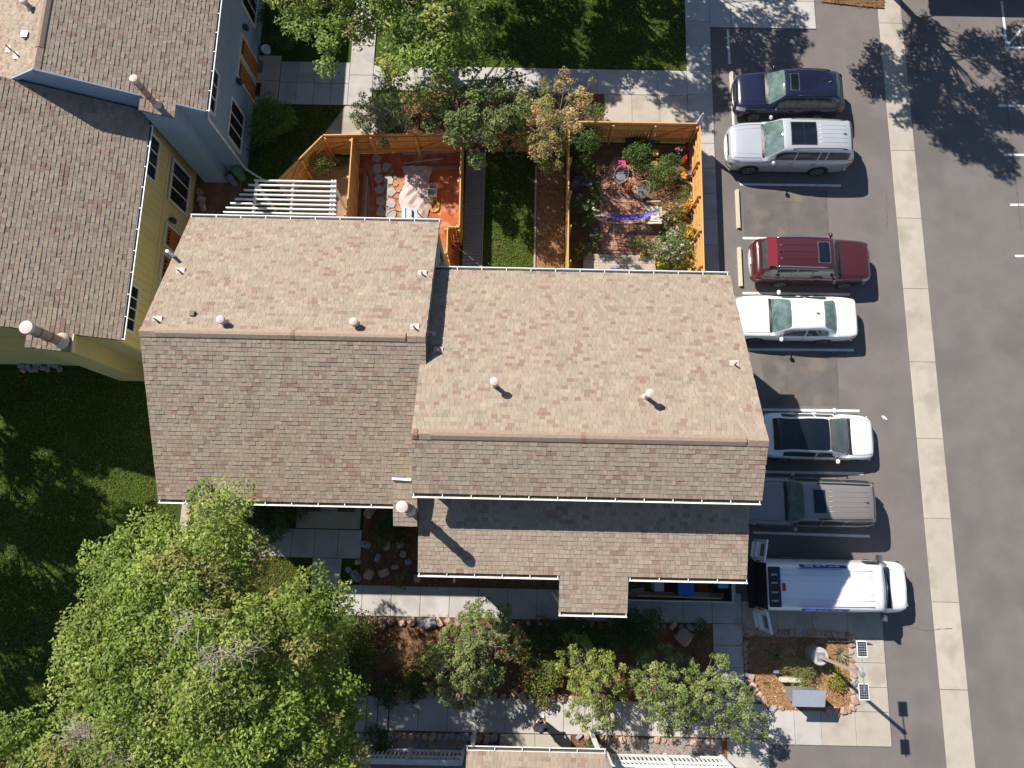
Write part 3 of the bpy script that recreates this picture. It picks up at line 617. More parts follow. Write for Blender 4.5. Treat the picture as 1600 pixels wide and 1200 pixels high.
c = PPL(302, 491, *LP); obj('box_vent', MB().box(c[0] - .08, c[0] + .08, c[1] - .08, c[1] + .08, c[2] - .05, c[2] + .13), M_LAMP, HL)
c = PPL(272, 401, *LP); obj('white_pipe', MB().tube([(c[0], c[1], c[2] - .1), (c[0], c[1], c[2] + .55)], .06, 12), M_WHITE, HL, autos=40)
SP = (lzS - (lzR - lzS) / (lR - lS) * lS, 0, (lzR - lzS) / (lR - lS))
a = PPL(613, 748, *SP); b = PPL(643, 750, *SP); obj('downspout', MB().beam((a[0], a[1], a[2] + .07), (b[0], b[1], b[2] + .07), .075, .06), M_WHITE, HL)
window(HL, lx1 - .06, 9.45, 10.55, 2.7, 4.5, 2)
for x in (P(490, 785)[0], P(543, 785)[0]): obj('door_mat', MB().box(x - .36, x + .36, .42, .92, .155, .172), mat('brown_mat', (0.16, 0.075, 0.04), rough=.95), HL)
# ---- yellow house (left edge)
HT = thing('townhouse', 'yellow sided townhouse with wood doors and a big round flue', 'house', (-17, 11, 0), 'townhouses')
tu, tz = -14.5, 4.8; tr_, tzr = -19.7, 4.8 + TS * 5.2; tv0, tv1 = 6.38, 15.6; wu = -14.76
obj('wall', MB().sweep([(wu, -.1), (wu, tz - .02), (tr_, tzr - .16), (-24.6, tz - .02), (-24.6, -.1)], 6.42, tv1 + .02, 'y'), M_TANW, HT)
slope(HT, (tu, tv1, tz), (tu, tv0, tz), (tr_, tv0, tzr), (tr_, tv1, tzr), 31)
slope(HT, (-24.9, tv0, tz), (-24.9, tv1, tz), (tr_, tv1, tzr), (tr_, tv0, tzr), 32)
gutter(HT, (tu, tv1 - .55, tz - .02), (tu, tv0, tz - .02), (1, 0, 0))
TP = (tz + TS * tu, -TS, 0)
cs = obj('chimney_chase', MB().sweep([(-15.86, -.1), (-15.86, tz + TS * 1.36 - .1), (-17.03, tz + TS * 2.53 - .1), (-17.03, -.1)], 5.78, 6.43, 'y'), M_TANW, HT)
slope(cs, (-15.83, 6.4, tz + TS * 1.33), (-15.83, 5.74, tz + TS * 1.33), (-17.06, 5.74, tz + TS * 2.56), (-17.06, 6.4, tz + TS * 2.56), 33, th=.08)
obj('trim', MB().box(-15.82, -15.78, 5.74, 6.4, tz + TS * 1.33 - .16, tz + TS * 1.33 + .03), M_TAN, cs)
b = PPL(92, 534, *TP); flue(cs, (b[0], 6.1, tz + TS * (tu - b[0])), max(7.4, zat(62, 514, b[0])), .175, .23, 'chimney', True)
me = mesh_of('siding_panel', MB().box(0, .028, .006, .294, 0, 1.98), M_TAN)
for i in range(30): piece('siding_panel', me, (wu + .001, 6.44 + .3 * i, 2.62), HT)
obj('belt_trim', MB().box(wu, wu + .05, 6.42, 15.4, 2.5, 2.61), M_TAN, HT)
me = mesh_of('siding_panel', MB().box(.006, .294, -.028, 0, 0, 2.2), M_TAN)
for i in range(24): piece('siding_panel', me, (-17.35 - .3 * i, 6.419, 2.62), HT)
def wpx(parent, u, tl, br_n, bl, panes=3):           # window from pixels: top N, bottom N, bottom S corners
    a = PU(*tl, u); b = PU(*br_n, u); c = PU(*bl, u); return window(parent, u + .03, c[1], (a[1] + b[1]) / 2, (b[2] + c[2]) / 2, a[2], panes)
wpx(HT, wu + .03, (269, 246), (297, 277), (289, 338)); a = PU(248, 222, wu); b = PU(239, 288, wu); window(HT, wu + .06, b[1], a[1], (a[2] + b[2]) / 2, 4.55)
a = PU(215, 450, wu); b = PU(206, 523, wu); window(HT, wu + .06, b[1], a[1], (a[2] + b[2]) / 2, 4.55, 4)
def door(parent, u, n, s, ztop=2.15, w=.95, zb=.1):
    a = PU(*n, u); b = PU(*s, u); v1 = a[1]; v0 = b[1]
    if v1 - v0 > 1.3: v0 = v1 - 1.1
    d = obj('door', MB().box(u, u + .05, v0, v1, zb, ztop), M_DOOR, parent)
    obj('door_frame', MB().box(u - .01, u + .07, v1 + .004, v1 + .08, zb, ztop + .08).box(u - .01, u + .07, v0 - .08, v0 - .004, zb, ztop + .08).box(u - .01, u + .07, v0 - .004, v1 + .004, ztop + .004, ztop + .08), M_FRAME, d)
    for k in range(4): obj('light_pane', MB().box(u + .05, u + .056, v0 + .12 + (v1 - v0 - .2) * k / 4, v0 + .06 + (v1 - v0 - .2) * (k + 1) / 4, ztop - .32, ztop - .14), M_GLASS, d)
    for k in range(2): obj('door_panel', MB().box(u + .05, u + .062, v0 + .1 + (v1 - v0 - .1) * k / 2, v0 + (v1 - v0 - .0) * (k + 1) / 2 - .06, zb + .2, ztop - .45), M_DOOR, d)
    obj('door_knob', MB().lathe((u + .1, v0 + .1, 1.05), [(.01, -.03), (.035, 0), (.01, .03)], 8), M_GALV, d); return d
def wall_lamp(parent, u, px, py):
    a = PU(px, py, u); obj('wall_lamp', MB().box(u, u + .05, a[1] - .06, a[1] + .06, a[2] - .1, a[2] + .12).box(u + .05, u + .2, a[1] - .09, a[1] + .09, a[2] - .16, a[2] + .1), M_LAMP, parent)
door(HT, wu + .03, (258, 350), (254, 380)); door(HT, wu + .03, (251, 395), (244, 430)); wall_lamp(HT, wu + .03, 266, 344)
# ---- blue house (top left)
HB = thing('townhouse', 'blue sided townhouse with two orange wood doors', 'house', (-15, 22, 0), 'townhouses')
bu, bz = -12.35, 4.83; br_, bzr = -17.42, 4.83 + TS * 5.07; bv0, bv1 = 15.66, 40.0; bw = -12.46
obj('wall', MB().sweep([(bw, -.1), (bw, bz - .05), (br_, bzr - .16), (-22.4, bz - .02), (-22.4, -.1)], bv0 + .03, bv1, 'y'), M_BLUEW, HB)
def see_b(p): return p.y < 25
slope(HB, (bu, bv1, bz), (bu, bv0, bz), (br_, bv0, bzr), (br_, bv1, bzr), 41, see_b)
slope(HB, (-22.6, bv0, bz - .1), (-22.6, bv1, bz - .1), (br_, bv1, bzr), (br_, bv0, bzr), 42, see_b)
ridge_cap(HB, bv0, 24, br_, bzr, 'y', (bv0 + .9, 23.9), ())
gutter(HB, (bu, bv1, bz - .02), (bu, bv0, bz - .02), (1, 0, 0))
cb = obj('chimney_chase', MB().sweep([(-13.32, -.1), (-13.32, bz + TS * .97 - .02), (-14.34, bz + TS * 1.99 - .02), (-14.34, -.1)], 15.1, 15.7, 'y'), M_BLUEW, HB)
slope(cb, (-13.29, 15.68, bz + TS * .94), (-13.29, 15.06, bz + TS * .94), (-14.37, 15.06, bz + TS * 2.02), (-14.37, 15.68, bz + TS * 2.02), 43, th=.05)
mb = MB()
for k in ((bu - .02, br_, 15.62),): mb.beam((bu, 15.63, bz + .0), (-13.28, 15.63, bz + TS * .93), .05, .16).beam((-14.38, 15.63, bz + TS * 2.03), (br_, 15.63, bzr), .05, .16).beam((br_, 15.63, bzr), (-22.6, 15.63, bz - .1), .05, .16)
obj('rake_trim', mb, M_BLUEW, HB)
BP = (bz + TS * bu, -TS, 0)
b = PPL(243, 163, *BP); flue(cb, (b[0], b[1], b[2]), zat(208, 117, b[0]), .115, .15, 'chimney', True)
obj('downspout', MB().tube([(bu + .1, 15.72, bz - .12), (bw + .07, 15.6, bz - .45), (bw + .07, 15.6, .35), tuple(P(416, 284, .12))], .045, 8), M_FRAME, HB)
WP = (bz - .1 + (bzr - bz + .1) / (22.6 + br_) * 22.6, (bzr - bz + .1) / (22.6 + br_), 0)
for px, py in ((16, 77), (28, 87)): pipe_vent(HB, PPL(px, py, *WP), .28)
c = PPL(42, 57, *WP); obj('box_vent', MB().box(c[0] - .11, c[0] + .11, c[1] - .11, c[1] + .11, c[2] - .08, c[2] + .16), M_GALV, HB)
b = PPL(48, 13, *WP); flue(HB, b, b[2] + .5, .09, .13)
me = mesh_of('siding_panel', MB().box(0, .022, .005, .295, 0, 2.05), M_BLUE)
for i in range(24): piece('siding_panel', me, (bw + .001, 15.72 + .3 * i, 2.62), HB)
wpx(HB, bw, (360, 146.5), (380, 183), (375, 242)); a = PU(341, 117, bw); b = PU(333, 183, bw); window(HB, bw + .03, b[1], a[1], (a[2] + b[2]) / 2, 4.6)
a = PU(375, 4.6, bw); b = PU(397, 45, bw); window(HB, bw + .03, (a[1] + b[1]) / 2, (a[1] + b[1]) / 2 + 1.9, b[2], a[2])
a = PU(371, 49, bw); b = PU(369, 72, bw); 
door(HB, bw, (395.7, 90), (392.6, 115.5)); door(HB, bw, (391.6, 123), (389.8, 150)); wall_lamp(HB, bw, 380, 42); wall_lamp(HB, bw, 370, 127)
obj('door_mat', MB().prism(pxpoly([(396, 94), (411, 95), (410, 114), (394, 113)], .11), .1095, .122), mat('red_mat', (0.13, 0.075, 0.075), (0.2, 0.16, 0.16), scale=16, rough=.95), HB)
obj('door_mat', MB().prism(pxpoly([(393, 129), (408, 130), (406, 150), (391, 149)], .11), .1095, .122), mat('dark_mat', (0.022, 0.026, 0.032), rough=.95), HB)
# ---- house at the bottom edge: porch roof and white railings
HP = thing('townhouse', 'house at the bottom edge with a small porch roof between white railings', 'house', (2.0, -11.5, 0), 'townhouses')
gz = 3.0; g0 = P(729, 1173, gz); g1 = P(946, 1178, gz); gy = (g0[1] + g1[1]) / 2
slope(HP, (g1[0], gy, gz), (g0[0], gy, gz), (g0[0], gy - 3.2, gz + .9), (g1[0], gy - 3.2, gz + .9), 51)
gutter(HP, (g0[0] - .02, gy, gz - .02), (g1[0] + .02, gy, gz - .02), (0, 1, 0))
obj('wall', MB().sweep([(gy - 3.0, -.1), (gy - 3.0, 4.6), (gy - 7.5, 6.7), (gy - 12, 4.6), (gy - 12, -.1)], -11.8, 8.4, 'x'), M_GREENW, HP)
slope(HP, (8.7, gy - 2.8, 4.62), (-12.1, gy - 2.8, 4.62), (-12.1, gy - 7.5, 6.85), (8.7, gy - 7.5, 6.85), 52); slope(HP, (-12.1, gy - 12.2, 4.62), (8.7, gy - 12.2, 4.62), (8.7, gy - 7.5, 6.85), (-12.1, gy - 7.5, 6.85), 53)
for x in (g0[0] + .15, g1[0] - .15): obj('porch_post', MB().box(x - .07, x + .07, gy - .2, gy - .06, -.08, gz - .13), M_WHITEP, HP)
def railing(name, x0, x1, y, zt, label):
    rt = thing(name, label, 'railing', ((x0 + x1) / 2, y, 0), 'white patio railings')
    obj('bottom_rail', MB().box(x0, x1, y - .04, y + .04, .12, .2), M_WHITEP, rt); obj('top_rail', MB().box(x0 - .05, x1 + .05, y - .14, y + .05, zt, zt + .06), M_WHITEP, rt)
    obj('middle_rail', MB().box(x0, x1, y - .035, y + .035, zt - .5, zt - .42), M_WHITEP, rt)
    obj('fascia', MB().box(x0, x1, y - .16, y - .1, zt - .25, zt - .001), M_WHITEP, rt)
    n = int((x1 - x0) / .16); bm_ = mesh_of('baluster', MB().box(-.03, .03, -.025, .025, 0, zt - .2), M_WHITEP)
    for i in range(n + 1): piece('baluster', bm_, (x0 + .03 + (x1 - x0 - .06) * i / n, y, .2), rt)
    pm = mesh_of('post', MB().box(-.06, .06, -.06, .06, 0, zt + .12), M_WHITEP)
    for t in (0, .5, 1): piece('post', pm, (x0 + (x1 - x0) * t, y + .01, -.01), rt)
rz = 1.35; q = P(560, 1171, .2); q1 = P(728, 1172, .2); railing('railing', q[0], q1[0] - .1, q[1], rz, 'white baluster railing left of the bottom porch roof, half in shade')
q = P(946, 1178, .2); q1 = P(1128, 1186, .2); railing('railing', q[0] + .15, q1[0], (q[1] + q1[1]) / 2, rz, 'sunlit white baluster railing right of the bottom porch roof')
for x0, x1 in ((P(560, 1180)[0], g0[0] - .15), (g1[0] + .15, P(1128, 1186)[0])): sheet('patio', rectw(x0, x1, gy - 3, gy - .25), 0.012, M_DKBRD)
# ================================================================== FENCES AND COURTYARDS
def fence(label, loc, segs, hgt=1.6, group='cedar privacy fences'):
    """segs = (x0, y0, x1, y1, side) ; rails and posts stand on the left (side 1) or right (side -1) of the run"""
    rt = thing('fence', label, 'fence', (*loc, 0), group)
    bms = [mesh_of('board', MB().box(-.068, .068, -.009, .009, 0, hgt * k), M_CEDAR) for k in (0.99, 1.0, 1.012)]
    pm = mesh_of('post', MB().box(-.045, .045, -.045, .045, 0, hgt - .03), M_CEDAR)
    for (x0, y0, x1, y1, sd) in segs:
        a = Vector((x0, y0, 0)); b = Vector((x1, y1, 0)); L = (b - a).length; d = (b - a) / L; n = Vector((-d.y, d.x, 0)) * sd; rz = math.atan2(d.y, d.x)
        k = int(L / .143)
        for i in range(k):
            p = a + d * ((i + .5) * L / k); piece('board', rnd.choice(bms), (p.x + n.x * rnd.uniform(-.003, .003), p.y, .02), rt, rz + rnd.uniform(-.02, .02))
        m = max(1, round(L / 1.75))
        for i in range(m + 1):
            p = a + d * (L * i / m * .98 + .01 * L) + n * .105; piece('post', pm, (p.x, p.y, -.02), rt, rz)
        for z in (.35, hgt * .6, hgt - .22):
            obj('rail', MB().beam(a + n * .035 + Vector((0, 0, z)), b + n * .035 + Vector((0, 0, z)), .038, .085), M_CEDAR, rt)
        for i in range(0, m, 2):
            p = a + d * (L * i / m) + n * .075; q = a + d * (L * (i + .8) / m) + n * .075; obj('brace', MB().beam(p + Vector((0, 0, .35)), q + Vector((0, 0, hgt - .25)), .03, .07), M_CEDAR, rt)
        obj('cap', MB().beam(a + Vector((0, 0, hgt + .035)) + n * .01, b + Vector((0, 0, hgt + .035)) + n * .01, .05, .025), M_CEDARC, rt)
fence('orange cedar fence around the work yard and the white pergola', (-6, 15), [(-8.62, 16.62, -2.55, 16.86, -1), (-10.5, 14.35, -8.66, 16.58, -1), (-7.33, 11.15, -7.33, 16.5, 1),
      (-2.56, 16.75, -2.5, 12.5, -1), (-2.52, 12.45, -3.0, 12.45, 1), (-3.0, 12.4, -2.98, 11.3, -1)])
fence('short cedar fence closing the small lawn behind the yellowing tree', (-.2, 16.9), [(-1.3, 16.9, 2.0, 16.98, -1)])
fence('cedar fence around the flower garden next to the sidewalk', (5, 14), [(2.12, 9.4, 2.14, 17.45, -1), (2.2, 17.5, 7.86, 17.52, -1), (7.9, 17.45, 7.86, 9.3, -1)])
sheet('courtyard', rectw(-10.4, -7.35, 11.01, 16.45), -.004, mat('pale_dirt', (0.3, 0.2, 0.125), (0.22, 0.14, 0.085), scale=2.5, rough=.95, bump=.6, bscale=25))
sheet('courtyard', rectw(-7.3, -2.6, 11.01, 16.8), .0, M_RED); sheet('courtyard', rectw(-2.94, -2.6, 8.95, 11.0), .0, M_RED)
dk = struct('deck_walk', MB().box(-2.44, -1.62, 8.98, 16.85, -.2, .03), M_LAMP)
mb = MB(); n = 56
for i in range(n):
    y0 = 8.98 + (16.84 - 8.98) * i / n; mb.box(-2.45, -1.6, y0 + .004, y0 + (16.84 - 8.98) / n - .006, .03, .06 + .004 * (i % 2))
obj('deck_boards', mb, M_DKBRD, dk, kind='stuff'); obj('edging', MB().box(-1.595, -1.56, 8.98, 16.85, -.1, .055), M_OLDW, dk)
sheet('lawn', rectw(-1.555, .74, 8.98, 16.82), -.004, M_LAWN)
grass('grass', 'small sunlit lawn between the deck walk and the mulch path', rectw(-1.55, .74, 9.1, 16.7), 520)
sheet('mulch_path', rectw(.79, 2.08, 8.98, 16.9), .004, M_MULCH)
chips('mulch_chips', 'orange mulch chips on the path beside the flower garden', rectw(.82, 2.05, 9.0, 16.8), 320, [(0.42, 0.21, 0.085), (0.3, 0.14, 0.055), (0.2, 0.09, 0.04), (0.5, 0.28, 0.13)])
solo('timber_edging', MB().box(.72, .80, 9.0, 16.2, -.08, .07), M_OLDW, 'long timber edging between the small lawn and the mulch path', 'edging')
# ---- work yard
def flat_stone(parent, px, py, r, m, z=.0, th=.035, name='flagstone'):
    c = P(px, py); n = rnd.randint(5, 7); a0 = rnd.uniform(0, 6); pts = [(c[0] + r * rnd.uniform(.8, 1.15) * math.cos(a0 + 2 * PI * i / n), c[1] + r * rnd.uniform(.8, 1.15) * math.sin(a0 + 2 * PI * i / n)) for i in range(n)]
    mb = MB(); mb.prism(pts, z - .02, z + th); return obj(name, mb, m, parent)
fs = thing('flagstone_path', 'irregular grey flagstone path in the work yard beside the cedar divider', 'path', (*P(598, 300)[:2], 0))
for px, py in ((588, 247), (590, 263), (592, 279), (607, 281), (610, 300), (611, 318), (612, 335), (593, 297), (595, 314), (596, 331), (604, 262)): flat_stone(fs, px, py, .26, M_FLAG)
for px, py in ((611, 268), (616, 277), (618, 288), (623, 297), (621, 307), (626, 316), (624, 327), (627, 336), (603, 291), (603, 308), (604, 326)): flat_stone(fs, px, py, .14, M_STONE, name='edge_stone')
def plank(label, x0, y0, x1, y1, w=.14, th=.045, m=None, z=.02, lz=0):
    a = P(x0, y0); b = P(x1, y1); solo('lumber_board', MB().beam((a[0], a[1], z + th / 2), (b[0], b[1], z + th / 2 + lz), w, th), m or M_PINKW, label, 'board', 'loose boards in the work yard')
plank('reddish board lying along the divider, closest to the fence', 566, 340, 571, 268); plank('second reddish board along the divider, beside the closest one', 571, 341, 574, 276, .12, .04, M_OLDW)
plank('dark short board leaning on the others near the flagstones', 577, 338, 577, 290, .12); plank('broken diagonal board by the upper flagstones', 584, 298, 573, 250, .1)
plank('long grey board at the foot of the work yard back fence', 629, 241, 712, 238, .1, .04, M_OLDW); plank('thin board lying skewed in the fence shadow', 631, 256, 693, 248, .07, .03, M_OLDW)
plank('wide pinkish board near the right fence of the work yard', 668, 264, 716, 262, .2); plank('pale blue plastic strip at the foot of the back fence', 657, 239, 674, 238, .1, .03, mat('blue_plastic', (0.3, 0.34, 0.55), rough=.5), .1)
# crumpled tarp
c0 = P(626, 342); c1 = P(676, 262); mb = MB(); nx, ny = 22, 34
def th_(i, j):
    u = i / nx; v = j / ny; k = max(0.0, min(1, 4 * min(u, 1 - u) + .1)); wob = .12 * math.sin(v * 9 + 1.2)
    x = c0[0] + (c1[0] - c0[0]) * u + wob * (1 - 2 * u) + rnd.uniform(-.015, .015); y = c0[1] + (c1[1] - c0[1]) * v
    z = .03 + k * (.05 + .055 * abs(math.sin(u * 9 + 2.3 * math.sin(v * 7))) + .04 * abs(math.sin(v * 15 + 3 * math.sin(u * 6)))) + rnd.uniform(0, .02); return (x, y, z)
mb.v = [th_(i, j) for j in range(ny + 1) for i in range(nx + 1)]; mb.f = [(j * (nx + 1) + i, j * (nx + 1) + i + 1, (j + 1) * (nx + 1) + i + 1, (j + 1) * (nx + 1) + i) for j in range(ny) for i in range(nx)]; mb.c = [(1, 1, 1)] * len(mb.f); mb.m = [0] * len(mb.f)
solo('tarp', mb, mat('pink_grey_tarp', (0.47, 0.35, 0.32), (0.38, 0.27, 0.25), scale=5, rough=.6), 'crumpled pinkish grey tarp spread on the red dirt', 'tarp', smooth=True)
def saw_table(label, px, py, rz, col, w=.55, d=.5, h=.75):
    c = P(px, py, h); rt = thing('table_saw', label, 'power tool', (c[0], c[1], 0), None, rz)
    obj('table_top', MB().box(-w / 2, w / 2, -d / 2, d / 2, h - .05, h), M_GALV, rt, local=True); obj('fence_rail', MB().box(-w / 2 - .12, -w / 2 + .03, -d / 2 - .06, d / 2 + .08, h + .001, h + .05), mat('pale_tool', (0.62, 0.68, 0.72), rough=.4), rt, local=True)
    obj('motor_housing', MB().box(-.16, .2, -.18, .18, h - .33, h - .06), col, rt, local=True); obj('blade_guard', MB().box(.02, .05, -.16, .16, h + .002, h + .12), mat('tool_yellow', (0.6, 0.42, 0.05), rough=.5), rt, local=True)
    for sx in (-1, 1):
        for sy in (-1, 1): obj('leg', MB().beam((sx * (w / 2 - .04), sy * (d / 2 - .04), h - .05), (sx * w / 2, sy * d / 2, 0), .035, .035), M_LAMP, rt, local=True)
saw_table('white topped table saw on legs at the bottom of the work yard', 642, 333, .05, M_LAMP)
c = P(676, 303); bk = thing('tool_box', 'open white tool box with green and grey bits on the red dirt', 'tool box', (c[0], c[1], 0))
for x0, x1, y0, y1 in ((-.2, .2, -.18, -.16), (-.2, .2, .16, .18), (-.2, -.18, -.16, .16), (.18, .2, -.16, .16)): obj('side', MB().box(x0, x1, y0, y1, .02, .22), M_WHITEP, bk, local=True)
obj('base', MB().box(-.2, .2, -.18, .18, 0, .02), M_WHITEP, bk, local=True); obj('tray', MB().box(-.17, .0, -.15, .1, .021, .12), mat('green_plastic', (0.1, 0.3, 0.12), rough=.5), bk, local=True)
mb = MB(); pts = []
c = P(681, 322)
for i in range(70): t = i * .42; r = .12 + .13 * math.sin(i * .21) ** 2; pts.append((c[0] + r * math.cos(t) + .05 * math.sin(i * .9), c[1] + 1.6 * r * math.sin(t), .03 + .0006 * i))
mb.tube(pts, .014, 5); solo('extension_cord', mb, mat('yellow_cord', (0.62, 0.4, 0.03), rough=.5), 'tangled yellow extension cord on the red dirt', 'cord', smooth=True)
mb = MB(); pts = [tuple(P(617 + 12 * math.cos(t), 338 + 9 * math.sin(t) * -1, .03)) for t in np.linspace(PI * 1.0, PI * .35, 12)]; mb.tube(pts, .016, 5); solo('hose', mb, M_BLACK, 'black hose curving beside the table saw', 'hose', smooth=True)
c = P(683, 291); mb = MB(); mb.lathe((c[0], c[1], 0), [(.26, 0), (.3, .08), (.22, .2), (.08, .26)], 10)
for i, v in enumerate(mb.v): mb.v[i] = (v[0] + .05 * math.sin(i * 2.1), c[1] + (v[1] - c[1]) * .55 + .03 * math.sin(i * 3.3), v[2] + .02 * math.sin(i * 1.7) * (v[2] > .01))
solo('sack', mb, mat('red_pink_sack', (0.5, 0.14, 0.15), (0.55, 0.35, 0.33), scale=5, rough=.8), 'crumpled red and pink sack beside the tool box', 'sack', smooth=True)
# ---- white pergola
pg = thing('pergola', 'white slatted pergola with stepped left ends above the cedar fence corner', 'pergola', (-9.5, 13.2, 0)); zp = 2.45
for y, xl in zip((284, 291, 299, 306, 313, 320, 327, 334), (398, 389, 382, 375, 368, 361, 354, 350)):
    a = P(xl, y, zp); b = P(526, y + .6, zp); obj('slat', MB().box(a[0], b[0], (a[1] + b[1]) / 2 - .028, (a[1] + b[1]) / 2 + .028, zp, zp + .1), M_WHITEP, pg)
for x in (400, 458, 519, 524):
    a = P(x, 281, zp); b = P(x - 4, 341, zp); obj('beam', MB().box(a[0] - .035, a[0] + .035, 11.3, a[1], zp - .15, zp - .002), M_WHITEP, pg)
for x, y in ((401, 285), (521, 285)): c = P(x, y, zp); obj('post', MB().box(c[0] - .05, c[0] + .05, c[1] - .15, c[1] - .05, -.03, zp - .152), M_WHITEP, pg)
# ---- flower garden furniture
sheet('garden_paving', rectw(2.2, 7.82, 9.5, 17.4), -.002, M_SOIL)
gp = struct('garden_paving', MB().prism(pxpoly([(935, 290), (960, 245), (985, 245), (1000, 310), (1030, 330), (1035, 395), (940, 398)]), -.2, .012), M_PAVER)
c0 = P(940, 398); 
for i in range(14):
    for j in range(20):
        x = c0[0] + .21 * i + (.1 if j % 2 else 0); y = c0[1] + .21 * j
        poly = pxpoly([(940, 290), (962, 250), (983, 250), (998, 310), (1028, 332), (1030, 394), (943, 394)])
        if inpoly(x, y, poly) and inpoly(x + .2, y + .1, poly): piece('paver', bpy.data.meshes.get('paver') or mesh_of('paver', MB().box(0, .2, 0, .1 * 2 - .012, 0, .03), M_PAVER), (x, y, .012 + rnd.uniform(0, .006)), gp)
wd_ = struct('wooden_step', MB().prism(pxpoly([(911, 399), (1020, 397), (1022, 430), (911, 430)]), -.1, .1), M_LAMP)
a = P(911, 398); b = P(1020, 428)
for i in range(6): y0 = b[1] + (a[1] - b[1]) * i / 6; obj('plank', MB().box(a[0], b[0] + .1, y0, y0 + (a[1] - b[1]) / 6 - .012, .1, .14), M_OLDW, wd_)
def wire_chair(label, px, py, rz):
    c = P(px, py, .42); rt = thing('garden_chair', label, 'chair', (c[0], c[1], 0), 'wire garden chairs', rz); m = mat('grey_wire', (0.33, 0.38, 0.38), (0.24, 0.28, 0.28), scale=8, rough=.5, metal=.2); W_ = mat('chair_cushion', (0.16, 0.17, 0.18), rough=.9)
    mb = MB(); n = 26
    rim = [(.36 * math.cos(t) * (1.0), .31 * math.sin(t), .46 + .36 * max(0, math.cos(t)) ** .8) for t in np.linspace(0, 2 * PI, n, endpoint=False)]
    mb.tube(rim + rim[:1], .014, 5, cap=False)
    for i in range(0, n // 2 + 1):
        p = Vector(rim[i]); q = Vector(rim[(n - i) % n]); k = p.lerp(q, .5); k.z = .36 + .3 * max(0, p.x); mb.tube([p, p.lerp(k, .5) + Vector((0, 0, -.06)), k, q.lerp(k, .5) + Vector((0, 0, -.06)), q], .006, 4, cap=False)
    obj('seat_shell', mb, m, rt, local=True); obj('seat_pad', MB().lathe((0, 0, .38), [(.05, 0), (.2, .015), (.22, .03), (.1, .04)], 16), W_, rt, local=True, autos=50)
    for t in (.7, 2.4, 3.9, 5.4): obj('leg', MB().tube([(.18 * math.cos(t), .18 * math.sin(t), .4), (.3 * math.cos(t), .3 * math.sin(t), 0)], .012, 5), m, rt, local=True)
wire_chair('grey wire garden chair next to the pink stool', 970, 275, 1.1); wire_chair('pale wire garden chair in the middle of the flower garden', 1002, 299, .9)
c = P(972, 256, .45); st = thing('stool', 'bright pink stool in the flower garden', 'stool', (c[0], c[1], 0)); mp = mat('pink_plastic', (0.72, 0.05, 0.2), rough=.45)
obj('seat', MB().box(-.17, .17, -.17, .17, .4, .45), mp, st, local=True)
for sx in (-1, 1):
    for sy in (-1, 1): obj('leg', MB().beam((sx * .14, sy * .14, .4), (sx * .17, sy * .17, 0), .04, .04), mp, st, local=True)
c = P(1020, 338, .35); lg = thing('garden_lounge_chair', 'off-white reclined garden chair near the hammock', 'chair', (c[0], c[1], 0), None, .05); mw = mat('off_white_fabric', (0.62, 0.58, 0.5), (0.52, 0.48, 0.42), scale=5, rough=.85)
mb = MB(); sec = [(-.5, .3), (.12, .34), (.5, .78), (.54, .76), (.16, .29), (-.5, .25)]; mb.sweep([(-y, z) for y, z in sec], -.29, .29, 'x'); obj('seat', mb, mw, lg, local=True)
for sx in (-1, 1):
    obj('armrest', MB().box(sx * .33 - .05, sx * .33 + .05, -.3, .42, .52, .56), M_OLDW, lg, local=True)
    for y in (-.28, .38): obj('leg', MB().box(sx * .33 - .03, sx * .33 + .03, y - .03, y + .03, 0, .52), M_OLDW, lg, local=True)
obj('crossbar', MB().box(-.3, .3, .5, .56, .68, .76), M_OLDW, lg, local=True)
# hammock on its stand
a = Vector(P(930, 337, 1.05)); b = Vector(P(1043, 331, 1.05)); hm = thing('hammock', 'narrow purple hammock slung on a curved wooden stand', 'hammock', (*((a + b) / 2)[:2], 0)); mb = MB(); n = 24; prof = []
for i in range(n + 1):
    t = i / n; p = a.lerp(b, .16 + .68 * t); sag = .38 * (1 - (2 * t - 1) ** 2); wd2 = .03 + .11 * math.sin(PI * t) ** .7
    for j in range(5): s = j / 4 * 2 - 1; prof.append((p.x, p.y + wd2 * s, p.z - sag - .12 * (1 - s * s) * math.sin(PI * t)))
mb.v = prof; mb.f = [(i * 5 + j, (i + 1) * 5 + j, (i + 1) * 5 + j + 1, i * 5 + j + 1) for i in range(n) for j in range(4)]; mb.c = [(1, 1, 1)] * len(mb.f); mb.m = [0] * len(mb.f)
obj('cloth', mb, mat('purple_cloth', (0.1, 0.07, 0.4), (0.2, 0.16, 0.5), scale=9, rough=.9), hm, smooth=True)
mr_ = mat('white_rope', (0.6, 0.57, 0.52), rough=.9)
for p, q in ((a, a.lerp(b, .16)), (b, a.lerp(b, .84))):
    for s in (-.05, 0, .05): obj('rope', MB().tube([p, q + Vector((0, s, 0))], .012, 4), mr_, hm)
pts = [a.lerp(b, t) + Vector((0, 0, -1.0 * math.sin(PI * t) ** .55)) for t in np.linspace(0, 1, 15)]; obj('stand', MB().tube(pts, .04, 8), M_OLDW, hm, smooth=True)
for t in (.3, .7): p = a.lerp(b, t); obj('foot', MB().box(p.x - .04, p.x + .04, p.y - .45, p.y + .45, 0, .06), M_OLDW, hm)
